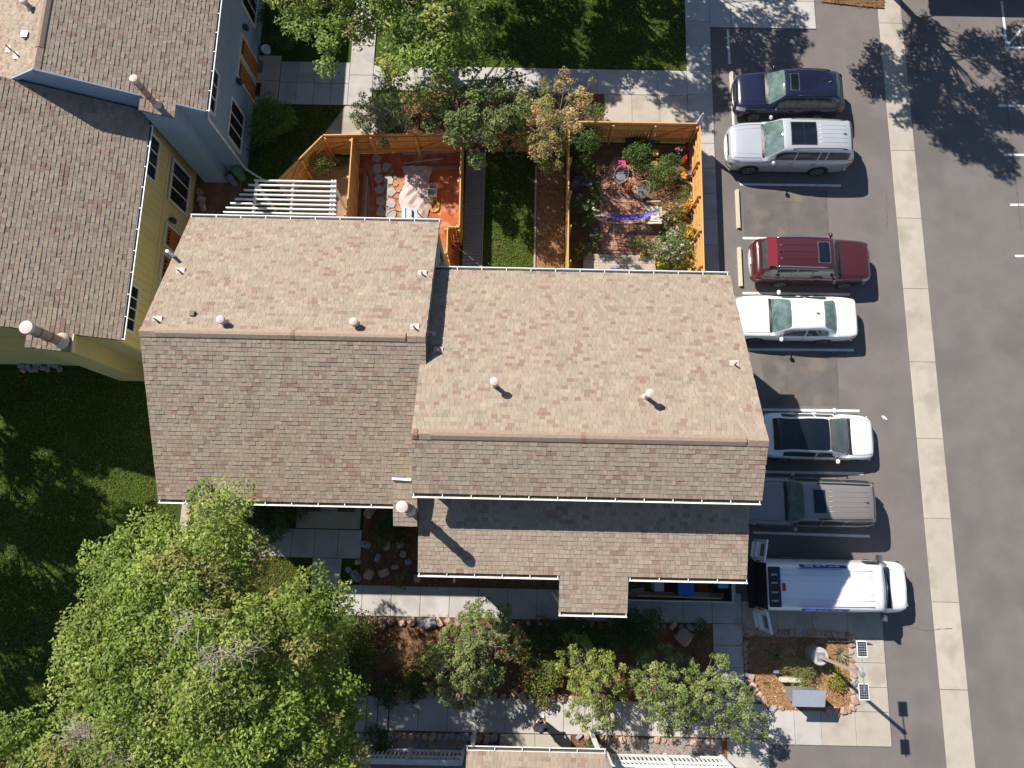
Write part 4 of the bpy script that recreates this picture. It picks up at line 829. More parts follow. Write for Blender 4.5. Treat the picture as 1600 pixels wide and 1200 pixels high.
# parasol, folded
c = P(1078, 222); um = thing('parasol', 'folded pale lilac parasol in the garden fence corner', 'parasol', (c[0], c[1], 0)); obj('pole', MB().tube([(0, 0, .05), (.0, 0, 2.35)], .02, 8), M_WHITE, um, local=True); obj('canopy', MB().lathe((0, 0, 0), [(.06, 1.15), (.13, 1.2), (.1, 1.8), (.03, 2.32)], 10), mat('lilac_cloth', (0.52, 0.45, 0.5), rough=.9), um, local=True); obj('base', MB().lathe((0, 0, 0), [(.22, 0), (.22, .06), (.05, .1)], 16), M_LAMP, um, local=True)
def pot(label, px, py, r, h, m, plant=None, cols=GREEN, blooms=None, nb=12):
    c = P(px, py, h); rt = thing('flower_pot', label, 'pot', (c[0], c[1], 0), 'flower pots'); obj('pot', MB().lathe((0, 0, 0), [(r * .7, 0), (r, h), (r * .88, h), (r * .8, h - .05)], 16), m, rt, local=True, autos=40)
    if plant:
        C, N, S, K = clump_leaves([(c[0] + rnd.uniform(-r, r) * .6, c[1] + rnd.uniform(-r, r) * .6, h + r * .7, r * .75) for i in range(5)], 900, .045, cols); link_crown('foliage', leaf_mesh('foliage', C, N, S, K), rt)
        if blooms:
            idx = RG.choice(len(C), nb); CC = np.repeat(C[idx] + np.array([0, 0, .06]), 6, 0) + RG.normal(size=(nb * 6, 3)) * .025; bc = np.array(blooms)[RG.choice(len(blooms), nb)]; link_crown('blossom', leaf_mesh('blossom', CC, RG.normal(size=(nb * 6, 3)) * .4 + np.array([0, 0, 1]), np.full(nb * 6, .04), np.repeat(bc, 6, 0), .8), rt)
M_TERRA = mat('terracotta', (0.42, 0.19, 0.11), (0.34, 0.14, 0.08), scale=6, rough=.85)
pot('terracotta pot of red and yellow flowers between the wire chairs', 982, 292, .17, .4, M_TERRA, 1, [(.13, .14, .03), (.3, .12, .05), (.2, .18, .05)], [(.6, .25, .05), (.5, .1, .05)])
pot('teal pot of orange marigolds by the right garden fence', 1066, 277, .15, .35, mat('teal_glaze', (0.03, 0.2, 0.24), rough=.3), 1, GREEN, [(.75, .4, .02), (.8, .5, .03)], 26)
pot('dark blue glazed pot with pink flowers near the parasol', 1062, 236, .2, .45, mat('blue_glaze', (0.02, 0.045, 0.12), rough=.3), 1, GREEN, [(.6, .2, .3), (.65, .45, .5)], 8)
pot('terracotta pot of red flowers under the dark blue pot', 1068, 250, .13, .3, M_TERRA, 1, GREEN, [(.6, .04, .03)], 12)
pot('small white pot beside the hammock chair', 1014, 375, .12, .24, mat('white_glaze', (0.6, 0.56, 0.53), rough=.4), 1, [(.3, .15, .08), (.2, .14, .04)])
pot('grey metal pot on the fence side of the garden', 1079, 270, .1, .5, M_GALV)
for px, py, m, lab in ((1024, 238, (0.62, 0.4, 0.1), 'round mustard yellow garden stool'), (1023, 256, (0.55, 0.28, 0.1), 'round orange brown garden stool below the yellow one')):
    c = P(px, py, .5); s = thing('garden_stool', lab, 'stool', (c[0], c[1], 0), 'round garden stools'); ms = mat('stool_' + lab[6:12], m, rough=.7); obj('top', MB().lathe((0, 0, 0), [(.1, .43), (.17, .45), (.17, .49), (.12, .51)], 14), ms, s, local=True, autos=40)
    for t in (0, 2.1, 4.2): obj('leg', MB().tube([(.1 * math.cos(t), .1 * math.sin(t), .44), (.15 * math.cos(t), .15 * math.sin(t), 0)], .015, 5), ms, s, local=True)
def crate(name, label, cat, px, py, w, d, h, m, m2, z=0.0, rz=0.0):
    c = P(px, py, z + h); rt = thing(name, label, cat, (c[0], c[1], z), None, rz); obj('body', MB().prism([(-w / 2 + .02, -d / 2 + .02), (w / 2 - .02, -d / 2 + .02), (w / 2 - .02, d / 2 - .02), (-w / 2 + .02, d / 2 - .02)], 0, h - .05), m, rt, local=True)
    obj('lid', MB().box(-w / 2, w / 2, -d / 2, d / 2, h - .048, h - .01).box(-w / 2 + .04, w / 2 - .04, -d / 2 + .04, d / 2 - .04, h - .0095, h), m2, rt, local=True)
    obj('handle', MB().box(-.08, .08, -d / 2 - .03, -d / 2 - .004, h - .16, h - .1), M_LAMP, rt, local=True); return rt
mbl = mat('blue_bin', (0.02, 0.12, 0.5), (0.02, 0.1, 0.42), rough=.4)
crate('cooler', 'blue cooler with a white lid at the back garden fence', 'cooler', 1018, 212, .5, .35, .45, mat('cool_blue', (0.05, 0.2, 0.5), rough=.4), M_WHITE)
crate('storage_box', 'black storage box at the back garden fence', 'box', 985, 215, .45, .4, .4, M_LAMP, M_LAMP); crate('watering_box', 'small blue box on the weathered wooden step', 'box', 958, 421, .22, .18, .18, mbl, mbl, .14)
# ---- bin enclosure under the porch eave
en = thing('lattice_fence', 'white topped lattice fence around the bin enclosure beside the porch roof', 'fence', (7, -2.7, 0)); xe0, xe1, ye = 4.1, 8.66, -2.72
lm = mesh_of('lattice_slat', MB().beam((-.22, 0, 0), (.22, 0, .44), .05, .012, upv=(0, 1, 0)), M_WHITEP)
for i in range(30): piece('lattice_slat', lm, (xe0 + .2 + i * (xe1 - xe0 - .4) / 29, ye, 1.12), en)
lm2 = mesh_of('lattice_slat', MB().beam((0, -.22, 0), (0, .22, .44), .05, .012, upv=(1, 0, 0)), M_WHITEP)
for i in range(8): piece('lattice_slat', lm2, (xe1, ye + .2 + i * .14, 1.12), en)
mc = mat('teal_fence', (0.05, 0.11, 0.14), (0.04, 0.085, 0.11), rough=.7)
for i in range(32): piece('board', bpy.data.meshes.get('enclosure_board') or mesh_of('enclosure_board', MB().box(-.068, .068, -.01, .01, 0, 1.1), mc), (xe0 + .08 + i * (xe1 - xe0 - .1) / 31, ye, .0), en)
for i in range(10): piece('board', bpy.data.meshes['enclosure_board'], (xe1, ye + .08 + i * .143, .0), en, PI / 2)
ob = MB(); ob.beam((xe0 + .9, ye + .14, 1.0), (xe1 - .4, ye + .1, 1.0), .05, .06); obj('rail', ob, M_CEDAR, en)
crate('recycling_bin', 'bright blue recycling bin in the bin enclosure', 'bin', 1072, 918, .62, .62, .95, mbl, mbl); crate('storage_cabinet', 'pale grey cabinet left of the blue bin', 'cabinet', 1030, 914, .38, .5, .9, mat('grey_plastic', (0.42, 0.43, 0.47), rough=.6), mat('grey_plastic', (0.42, 0.43, 0.47)))
crate('storage_crate', 'teal lidded crate in the enclosure corner by the van', 'crate', 1130, 912, .4, .34, 1.15, mat('teal_plastic', (0.06, 0.2, 0.3), rough=.5), mat('teal_lid', (0.12, 0.32, 0.46), rough=.5))
plank('dusty board lying in the shaded bin enclosure', 985, 924, 1006, 920, .16, .05, M_OLDW)
# ---- corner bed: mulch, stone border, lamp, mail boxes
bp = pxpoly([(1168, 988), (1326, 992), (1333, 1110), (1206, 1110), (1168, 1040)])
sheet('mulch_bed', bp, .03, M_MULCH); chips('mulch_chips', 'orange wood chips in the corner bed under the solar lamp', bp, 330, [(0.42, 0.26, 0.14), (0.34, 0.19, 0.095), (0.25, 0.14, 0.075), (0.5, 0.34, 0.2)], z=.03, size=.04)
RK = []
for k in range(5):
    bm = bmesh.new(); bmesh.ops.create_icosphere(bm, subdivisions=2, radius=.5)
    for v in bm.verts:
        n_ = v.co.normalized(); f = 1 + .22 * math.sin(n_.x * 4 + k * 2) * math.cos(n_.y * 5 + k) + .16 * math.sin(n_.z * 6 + k * 3 + n_.x * 3); v.co = n_ * .5 * f
        for ax in range(3): v.co[ax] = max(-.42, min(.42, v.co[ax]))
    RK.append([])
    for m in (M_STONE, M_GSTONE):
        me = bpy.data.meshes.new('stone'); bm.to_mesh(me); me.materials.append(m); RK[k].append(me)
    bm.free()
def stone(parent, x, y, s, z=0.0, grey=False, name='stone'):
    return piece(name, rnd.choice(RK)[1 if grey else 0], (x, y, z + s * .16), parent, rot=(rnd.uniform(-.2, .2), rnd.uniform(-.2, .2), rnd.uniform(0, 6)), sc=(s * rnd.uniform(.9, 1.4), s * rnd.uniform(.75, 1.0), s * rnd.uniform(.5, .75)))
def border(label, pts, s=.3, gap=.8, grey=.15):
    c = P(*pts[0]); rt = thing('stone_border', label, 'stones', (c[0], c[1], 0), 'stone borders')
    for i in range(len(pts) - 1):
        a = Vector(P(*pts[i])); b = Vector(P(*pts[i + 1])); n = max(1, int((b - a).length / (s * gap)))
        for k in range(n): p = a.lerp(b, (k + .5) / n); stone(rt, p.x + rnd.uniform(-.04, .04), p.y + rnd.uniform(-.04, .04), s * rnd.uniform(.75, 1.25), 0, rnd.random() < grey)
border('rough sandstone border round the corner mulch bed', [(1164, 1000), (1165, 985), (1250, 987), (1327, 992), (1333, 1060), (1332, 1110), (1290, 1110)], .3)
border('pale sandstone border at the left end of the corner bed', [(1164, 1000), (1164, 1048), (1200, 1107), (1226, 1108)], .28)
border('flat sandstone edge along the lower side of the upper walk', [(560, 972), (650, 972), (740, 974)], .42, .8); border('sandstone edge along the upper side of the lower walk', [(620, 1085), (780, 1086), (900, 1092)], .36, .95)
border('sandstone edge beside the shaded walk under the porch roof', [(820, 974), (960, 976), (1100, 980)], .3, 1.2, .4); border('rubble stones along the lower walk above the left railing', [(560, 1150), (660, 1151), (775, 1152)], .3, .85, .35)
border('small stones between the lower walk and the right railing', [(900, 1152), (1000, 1154), (1110, 1162)], .24, 1.1)
def boulder(label, px, py, s, grey=False):
    c = P(px, py); o = stone(None, c[0], c[1], s, 0, grey, 'boulder'); tag(o, label, 'rock', 'garden boulders')
boulder('large reddish boulder in the shaded shrub bed near the walk', 1068, 994, .75); boulder('pale grey boulder in the shaded rock bed by the house walk', 557, 900, .45, True); boulder('pinkish boulder beside the grey one in the rock bed', 577, 897, .5)
boulder('tan boulder under the chimney chase in the rock bed', 578, 800, .5); boulder('flat grey stone in the upper rock bed', 572, 851, .42, True); boulder('grey stone right of the flat one in the rock bed', 605, 852, .38, True); boulder('small pale stone at the top of the rock bed', 625, 850, .36, True)
boulder('reddish stone low in the rock bed', 600, 895, .42); boulder('brown stone beside the downspout', 652, 903, .4)
for i, (px, py) in enumerate(((590, 872), (618, 886), (638, 878), (560, 878), (545, 890), (630, 866))):
    boulder(('greenish', 'dark', 'mossy', 'brown', 'rusty', 'dull')[i] + ' small stone scattered in the shaded rock bed', px, py, .3, i % 2 == 0)
rp = thing('rock_pile', 'pile of grey rubble against the yellow house wall', 'rocks', (*P(60, 574)[:2], 0))
for i in range(26): c = P(rnd.uniform(32, 98), rnd.uniform(568, 580)); stone(rp, c[0], c[1], rnd.uniform(.2, .34), rnd.uniform(0, .1), rnd.random() < .7)
for i in range(3): boulder(('tan rubble stone beside the yellow wall lamp', 'brown stone at the yellow wall corner', 'round stone beside the pergola end')[i], 312 + 3 * i, 300 + 12 * i, .4)
# lamp post with two solar panels
lb = P(1282, 1026, .75); lp = thing('solar_lamp_post', 'lamp post with two solar panels on a round concrete base', 'lamp post', (lb[0], lb[1], 0)); zt = 4.15
obj('base', MB().lathe((0, 0, 0), [(.34, 0), (.34, .72), (.31, .75), (.1, .752)], 28), M_CONC, lp, local=True, autos=40); obj('base_plate', MB().box(-.16, .16, -.16, .16, .7525, .78), M_GALV, lp, local=True); obj('pole', MB().beam((0, 0, .78), (0, 0, zt), .1, .1), mat('tan_pole', (0.42, 0.34, 0.29), rough=.5), lp, local=True)
obj('cross_arm', MB().tube([(.03, .95, zt - .05), (.0, 0, zt + .03), (.05, -.95, zt - .05)], .022, 8), M_GALV, lp, local=True); obj('lamp_head', MB().lathe((0, 0, zt), [(.06, -.06), (.1, 0), (.06, .06)], 12), M_GALV, lp, local=True)
for s, ln in ((1, (1347, 1014)), (-1, (1350, 1081))):
    c = P(*ln, zt); lx, ly = c[0] - lb[0], c[1] - lb[1]; fr = obj('solar_panel', MB().box(lx - .17, lx + .17, ly - .27, ly + .27, zt - .03, zt), M_WHITE, lp, local=True)
    for i in range(4):
        for j in range(6): obj('cell', MB().box(lx - .15 + i * .076, lx - .15 + i * .076 + .07, ly - .24 + j * .081, ly - .24 + j * .081 + .074, zt - .005, zt + .004), mat('solar_cell', (0.03, 0.035, 0.06), rough=.15), fr, local=True)
# mail box cluster with sloping metal roof
c0 = P(1236, 1100, 1.15); c1 = P(1287, 1100, 1.15); c2 = P(1236, 1079, 1.4); mx_ = (c0[0] + c1[0]) / 2; my = (c0[1] + c2[1]) / 2; mbx = thing('mailbox_cluster', 'metal mail box cluster with a sloping grey roof in the corner bed', 'mailbox', (mx_, my, 0)); wx = (c1[0] - c0[0]) / 2
obj('roof', MB().sweep([(-.33, 1.22), (.3, 1.42), (.3, 1.45), (-.33, 1.25)], -wx, wx, 'x'), mat('grey_sheet', (0.42, 0.45, 0.52), (0.36, 0.39, 0.45), scale=5, rough=.5, metal=.3), mbx, local=True); obj('cabinet', MB().box(-wx + .08, wx - .08, -.2, .22, .45, 1.21), M_GALV, mbx, local=True)
for s in (-1, 1): obj('post', MB().box(s * (wx - .15) - .05, s * (wx - .15) + .05, -.05, .05, 0, .45), M_OLDW, mbx, local=True)
for i in range(5):
    for j in range(2): obj('mail_door', MB().box(-wx + .12 + i * (2 * wx - .2) / 5, -wx + .06 + (i + 1) * (2 * wx - .2) / 5, -.212, -.2, .5 + j * .34, .8 + j * .34), M_WHITE, mbx, local=True)
bd = thing('stone_slab', 'pale stone slab set behind the mail box cluster', 'stone', (mx_, my + .42, .03)); obj('slab', MB().box(-wx * 1.05, wx * .3, -.07, .1, 0, .3), mat('pale_slab', (0.55, 0.5, 0.43), rough=.9), bd, local=True)
c = P(1212, 1049, .3); sg = thing('bed_light', 'small grey ground light in the corner bed', 'light', (c[0], c[1], .03)); obj('stake', MB().box(-.02, .02, -.02, .02, -.03, .25), M_LAMP, sg, local=True); obj('head', MB().box(-.1, .1, -.06, .06, .25, .36), M_GALV, sg, local=True)
c = P(1204, 1022, .25); gl = thing('watering_ring', 'green wire plant ring in the shaded part of the corner bed', 'plant ring', (c[0], c[1], .03)); obj('ring', MB().tube([(.16 * math.cos(t), .16 * math.sin(t), .22) for t in np.linspace(0, 2 * PI, 17)], .014, 5), mat('green_wire', (0.03, 0.22, 0.16), rough=.4), gl, local=True)
for t in (0, 2.1, 4.2): obj('leg', MB().tube([(.16 * math.cos(t), .16 * math.sin(t), .22), (.16 * math.cos(t), .16 * math.sin(t), -.02)], .01, 4), MATS['green_wire'], gl, local=True)
# bins and planter beside the blue house
for lab, px, py, col, s in (('green rounded utility box at the foot of the blue wall', 371, 268, (0.13, 0.26, 0.15), .4), ('grey rounded utility box beside the green one', 360, 279, (0.17, 0.22, 0.3), .3)):
    c = P(px, py, .5); rt = thing('utility_box', lab, 'utility box', (c[0], c[1], 0), 'utility boxes', .6); m = mat('util' + str(s), col, rough=.5); obj('body', MB().prism([(s * .5 * math.cos(t), s * .62 * math.sin(t)) for t in np.linspace(0, 2 * PI, 9)[:-1] + .39], 0, .5), m, rt, local=True); obj('lid', MB().prism([(s * .54 * math.cos(t), s * .66 * math.sin(t)) for t in np.linspace(0, 2 * PI, 9)[:-1] + .39], .502, .56), m, rt, local=True)
c = P(418, 82); rt = thing('planter', 'white ring planter beside the blue house doorstep', 'planter', (c[0], c[1], 0)); obj('pot', MB().lathe((0, 0, 0), [(.16, 0), (.22, .3), (.17, .3), (.15, .24)], 18), M_WHITEP, rt, local=True, autos=40)
c = P(406, 80); rt = thing('boot_rack', 'small dark metal rack beside the orange door', 'rack', (c[0], c[1], 0))
for i in range(4): obj('bar', MB().box(-.28, .28, -.12 + i * .075, -.1 + i * .075, .2, .22), M_LAMP, rt, local=True)
for s in (-1, 1): obj('leg', MB().box(s * .27 - .015, s * .27 + .015, -.12, .13, 0, .2), M_LAMP, rt, local=True)
# carport beyond the top edge
c = P(1500, 30); cz = 2.5; x0 = P(1462, 30)[0] - 2.19; y0 = c[1] + cz * .747; cp = thing('carport', 'flat brown carport roof at the top right edge', 'carport', (x0 + 6, y0 + 3, 0))
obj('roof', MB().box(x0, x0 + 24, y0, y0 + 6, cz - .15, cz), mat('carport_roof', (0.3, 0.19, 0.1), (0.24, 0.15, 0.08), rough=.8), cp)
for i in range(4): obj('post', MB().box(x0 + .3 + i * 6, x0 + .42 + i * 6, y0 + .9, y0 + 1.02, -.02, cz - .15), M_LAMP, cp)
# ================================================================== VEHICLES
def pchip(pts):
    x = np.array([p[0] for p in pts], float); y = np.array([p[1] for p in pts], float); h = np.diff(x); d = np.diff(y) / h; m = np.zeros(len(x)); m[0], m[-1] = d[0], d[-1]
    for i in range(1, len(x) - 1):
        if d[i - 1] * d[i] > 0: w1 = 2 * h[i] + h[i - 1]; w2 = h[i] + 2 * h[i - 1]; m[i] = (w1 + w2) / (w1 / d[i - 1] + w2 / d[i])
    def f(q):
        q = min(max(q, x[0]), x[-1]); i = min(int(np.searchsorted(x, q, 'right')) - 1, len(h) - 1); t = (q - x[i]) / h[i]
        return float((1 + 2 * t) * (1 - t) ** 2 * y[i] + t * (1 - t) ** 2 * h[i] * m[i] + t * t * (3 - 2 * t) * y[i + 1] + t * t * (t - 1) * h[i] * m[i + 1])
    return f
def carpaint(name, c, rough=.3, metal=.0, coat=.8): return mat(name, c, tuple(v * .96 for v in c), scale=.5, rough=rough, metal=metal, coat=coat)
M_CGLASS = mat('car_glass', (0.03, 0.05, 0.05), (0.045, 0.07, 0.068), scale=2.2, rough=.03, spec=.8)
M_WSHIELD = mat('windscreen', (0.05, 0.09, 0.09), (0.15, 0.2, 0.18), scale=2.6, rough=.04, spec=.9, detail=3)
M_ROOFG = mat('roof_glass', (0.008, 0.012, 0.02), rough=.05, spec=.7)
M_TRIM = mat('car_trim', (0.02, 0.02, 0.022), rough=.5); M_CHROME = mat('chrome', (0.6, 0.6, 0.62), rough=.18, metal=.9)
M_TYRE = mat('tyre', (0.018, 0.018, 0.019), rough=.85); M_RIM = mat('alloy', (0.42, 0.42, 0.44), rough=.3, metal=.7); M_TAIL = mat('tail_light', (0.45, 0.02, 0.015), rough=.2, coat=.5); M_HEAD = mat('head_light', (0.55, 0.58, 0.6), (0.35, 0.37, 0.4), scale=9, rough=.12, coat=.5)
def wheel_parts(parent, L, x, sd, r, hw, wd=.24):
    y0 = sd * (hw - wd); y1 = sd * (hw + .012)
    def cyl(r0, r1, ya, yb, n=24):
        mb = MB(); k = len(mb.v)
        for (rr, yy) in ((r0, ya), (r1, ya * .15 + yb * .85), (r1 * .94, yb)):
            for j in range(n): t = 2 * PI * j / n; mb.v.append((x + rr * math.cos(t), yy, r + rr * math.sin(t)))
        for a in range(2):
            for j in range(n): q = (a * n + j, a * n + (j + 1) % n, (a + 1) * n + (j + 1) % n, (a + 1) * n + j); mb.f.append(q if sd < 0 else q[::-1])
        mb.f += [tuple(range(n)), tuple(range(2 * n, 3 * n))]; mb.c = [(1, 1, 1)] * len(mb.f); mb.m = [0] * len(mb.f); return mb
    w = obj('wheel', cyl(r, r, y0, y1), M_TYRE, parent, local=True, autos=35)
    mb = MB()
    for k in range(6):
        t = k * PI / 3 + .2; a = Vector((x, y1 + sd * .008, r)); b = a + Vector((math.cos(t), 0, math.sin(t))) * r * .64; mb.beam(a, b, .07, .016, upv=(0, 1, 0))
    mb2 = MB(); n = 20
    for (rr, yy) in ((r * .7, y1 - sd * .0), (r * .7, y1 + sd * .012), (r * .6, y1 + sd * .012), (r * .6, y1 + sd * .0)):
        for j in range(n): t = 2 * PI * j / n; mb2.v.append((x + rr * math.cos(t), yy, r + rr * math.sin(t)))
    for a in range(3):
        for j in range(n): q = (a * n + j, a * n + (j + 1) % n, (a + 1) * n + (j + 1) % n, (a + 1) * n + j); mb2.f.append(q if sd < 0 else q[::-1])
    k = len(mb.v); mb.v += mb2.v; mb.f += [tuple(k + i for i in q) for q in mb2.f]; mb.c = [(1, 1, 1)] * len(mb.f); mb.m = [0] * len(mb.f)
    obj('rim', mb, M_RIM, w, local=True)
def car(label, cat, loc, rz, L, Wd, Hh, paint, cowl, rf, rr, rb, hz, nz, belt, tz, roofw=.70, wr=.36, wheels=(.9, 3.75), sunroof=None, rails=None, glassroof=False, spoiler=False, pillars=(), rear='suv', bumper=None, front_light=M_HEAD, roof_m=None, rails_m=None, ribs=0, cladding=True, wsh=None, sidew=None):
    rt = thing('parked_car', label, cat, (*loc, 0), 'vehicles parked in the bays', rz); hw = Wd / 2
    zt = pchip([(0, nz - .22), (.05, nz - .08), (.22, nz), (cowl * .6, (nz + hz) / 2 + .02), (cowl, hz), (cowl + .35, belt - .02), ((cowl + rb) / 2, belt), (rb, tz), (max(rb + .03, L - .12), tz - .02), (L, tz - .16)])
    wf = pchip([(0, .70), (.06, .80), (.2, .90), (.5, .965), (1.0, .99), (L * .5, 1.0), (L - .9, .985), (L - .35, .95), (L - .1, .89), (L, .80)])
    w = lambda s: wf(s) * hw
    zb = pchip([(0, .36), (.25, .26), (L - .3, .28), (L, .42)])
    ss = [0, .03, .07, .13, .2, .3, .42] + list(np.linspace(.6, L - .6, 26)) + [L - .42, L - .3, L - .2, L - .12, L - .06, L - .02, L]
    sec = [(0, .035), (.3, .032), (.55, .024), (.74, .008), (.86, -.018), (.93, -.055), (.975, -.12), (1.0, -.24), (1.0, -.36), (.985, None), (.95, 0)]
    mb = MB(); rings = []
    for s in ss:
        ws = w(s); t = zt(s); b = zb(s); e = min(1, min(s, L - s) / .25 + .25); half = []
        for (fy, dz) in sec:
            z = b + .1 if dz is None else (b if fy == .95 else max(t + dz * (1 if dz < 0 else e), b + .12)); half.append((L / 2 - s, fy * ws, z))
        rings.append([(x, -y, z) for x, y, z in half[:0:-1]] + half)
    n = len(rings[0])
    for r_ in rings: mb.v += r_
    for i in range(len(rings) - 1):
        for j in range(n - 1): mb.f.append((i * n + j, i * n + j + 1, (i + 1) * n + j + 1, (i + 1) * n + j))
        mb.f.append((i * n + n - 1, i * n, (i + 1) * n, (i + 1) * n + n - 1))
    mb.f += [tuple(range(n))[::-1], tuple((len(rings) - 1) * n + j for j in range(n))]; mb.c = [(1, 1, 1)] * len(mb.f); mb.m = [0] * len(mb.f)
    body = obj('body', mb, paint, rt, local=True, autos=38)
    # greenhouse
    zr = pchip([(cowl, hz + .01), (cowl + (rf - cowl) * .5, hz + (Hh - .05 - hz) * .56), (rf, Hh - .055), (rf + .35, Hh - .02), ((rf + rr) / 2, Hh), (rr - .2, Hh - .03), (rr, Hh - .07), ((rr + rb) / 2, (Hh + tz) / 2 + (.06 if rear == 'sedan' else .1)), (rb, tz + .01)])
    wrf = pchip([(cowl, .86), (rf, roofw + .035), ((rf + rr) / 2, roofw + .03), (rr, roofw), (rb, .80 if rear != 'sedan' else .78)])
    wt = lambda s: min(wrf(s) * hw, w(s) * .93); wbf = lambda s: w(s) * .935
    gs = list(np.linspace(cowl, rf, 9)) + list(np.linspace(rf, rr, 14))[1:] + list(np.linspace(rr, rb, 9))[1:]
    tp = [(0, .0), (.4, -.006), (.7, -.016), (.88, -.034), (.965, -.066), (1.0, -.105)]
    mb = MB(); rings = []
    def side(s, t):                                   # point on the glass side, t = 0 belt .. 1 roof edge
        z1 = max(zr(s) - .105, zt(s) - .02); z0 = zt(s) - .03; return Vector((L / 2 - s, wbf(s) + (wt(s) - wbf(s)) * t, z0 + (z1 - z0) * t))
    for s in gs:
        half = [(L / 2 - s, fy * wt(s), max(zr(s) + dz + .03 * (1 - fy), zt(s) - .03)) for fy, dz in tp]; p = side(s, .5); half += [(p.x, p.y + .008, p.z)]; p = side(s, 0); half += [tuple(p)]
        rings.append([(x, -y, z) for x, y, z in half[:0:-1]] + half)
    n = len(rings[0])
    for r_ in rings: mb.v += r_
    for i in range(len(rings) - 1):
        for j in range(n - 1): mb.f.append((i * n + j, i * n + j + 1, (i + 1) * n + j + 1, (i + 1) * n + j))
    mb.c = [(1, 1, 1)] * len(mb.f); mb.m = [0] * len(mb.f)
    roof = obj('roof', mb, roof_m or paint, rt, local=True, autos=42)
    def top(s, fy, off=.012):
        a = abs(fy); dz = np.interp(a, [q[0] for q in tp], [q[1] for q in tp]); return Vector((L / 2 - s, fy * wt(s), max(zr(s) + dz + .03 * (1 - a), zt(s) - .03) + off))
    def patch(name, s0, s1, y0, m, parent, off=.014, n=10, rd=.12, y1=None):     # rounded panel on the top surface
        mb = MB(); y1 = y0 if y1 is None else y1
        for i in range(n + 1):
            t = i / n; s = s0 + (s1 - s0) * t; e = min(t, 1 - t) * abs(s1 - s0); q = 1 - (max(0, rd - e) / rd) ** 2 * .07 if rd else 1
            for j in range(9): mb.v.append(tuple(top(s, (y0 + (y1 - y0) * t) * q * (j / 4 - 1), off)))
        mb.f = [(i * 9 + j, i * 9 + j + 1, (i + 1) * 9 + j + 1, (i + 1) * 9 + j) for i in range(n) for j in range(8)]; mb.c = [(1, 1, 1)] * len(mb.f); mb.m = [0] * len(mb.f); return obj(name, mb, m, parent, local=True, smooth=True)
    patch('windscreen', cowl + .05, rf - .04, .95, wsh or M_WSHIELD, rt, .012, 12, .14, .91)
    if rear == 'sedan' and not glassroof: patch('rear_window', rr + .06, rb - .07, .90, M_WSHIELD, rt, .012, 10, .12, .93)
    elif rear != 'sedan': patch('rear_window', rr + .05, rb - .06, .86, M_CGLASS, rt, .016, 8, .1)
    if glassroof: patch('glass_roof', rf - .02, rb - .12, .93, M_ROOFG, rt, .016, 18, .2)
    if sunroof:
        sf = patch('sunroof', sunroof[0] - .03, sunroof[1] + .03, sunroof[2] + .04, M_CHROME if len(sunroof) > 3 else M_TRIM, rt, .014, 6, 0)
        k = 2 if sunroof[1] - sunroof[0] > .9 else 1
        for i in range(k): patch('sunroof_glass', sunroof[0] + (sunroof[1] - sunroof[0]) * i / k + .01, sunroof[0] + (sunroof[1] - sunroof[0]) * (i + 1) / k - .01, sunroof[2], M_ROOFG, sf, .019, 6, .05)
    if ribs:
        for k in range(ribs): y = (k + .5) / ribs * 1.3 - .65; obj('roof_rib', MB().tube([top(s, y, .002) for s in np.linspace((sunroof[1] + .12) if sunroof else rf + .3, rr - .18, 6)], .013, 5), roof_m or paint, rt, local=True, smooth=True)
    ed = [cowl + (rf - cowl) * .62] + list(pillars) + [rr + (rb - rr) * (.35 if rear == 'suv' else .45)]
    for sd in (-1, 1):
        for i in range(len(ed) - 1):
            a, b = ed[i] + .035, ed[i + 1] - .035; mb = MB(); n = 8
            for q in range(n + 1):
                s = a + (b - a) * q / n
                for t in (.12, .5, .86):
                    tt = t
                    p = side(s, tt); mb.v.append((p.x, sd * (p.y + .012 + (.008 if t == .5 else 0)), p.z))
            mb.f = [((q * 3 + j, q * 3 + j + 1, (q + 1) * 3 + j + 1, (q + 1) * 3 + j) if sd < 0 else (q * 3 + j, (q + 1) * 3 + j, (q + 1) * 3 + j + 1, q * 3 + j + 1)) for q in range(n) for j in range(2)]; mb.c = [(1, 1, 1)] * len(mb.f); mb.m = [0] * len(mb.f)
            obj('side_window', mb, sidew or M_CGLASS, rt, local=True, smooth=True)
        if rails: obj('roof_rail', MB().tube([Vector((p.x, sd * abs(p.y), p.z + (.0 if 0 < q < 9 else -.04))) for q, p in enumerate(top(s, .93, .055) for s in np.linspace(rails[0], rails[1], 10))], .022, 6), rails_m or M_TRIM, rt, local=True, smooth=True)
        # mirror
        mp = side(cowl + (rf - cowl) * .55, .1); mo = MB(); mo.lathe((0, 0, 0), [(.02, -.085), (.07, -.06), (.09, 0), (.06, .06), (.02, .08)], 10); mo.v = [(mp.x + x * 1.0, sd * (mp.y + .17 + y * 1.25), mp.z + .06 + z) for x, y, z in mo.v]
        if sd < 0: mo.f = [f[::-1] for f in mo.f]
        mr = obj('mirror', mo, paint, rt, local=True, smooth=True); obj('mirror_arm', MB().beam((mp.x, sd * (mp.y - .02), mp.z), (mp.x, sd * (mp.y + .12), mp.z + .04), .05, .03), M_TRIM, mr, local=True)
        for k, s in enumerate((ed[1] - .12 if len(ed) > 2 else rf + .9, (ed[2] - .12 if len(ed) > 3 else rr - .2))): obj('door_handle', MB().box(L / 2 - s - .09, L / 2 - s + .09, sd * w(s) - .012, sd * w(s) + .02, belt - .2, belt - .165), M_CHROME if bumper else paint, rt, local=True)
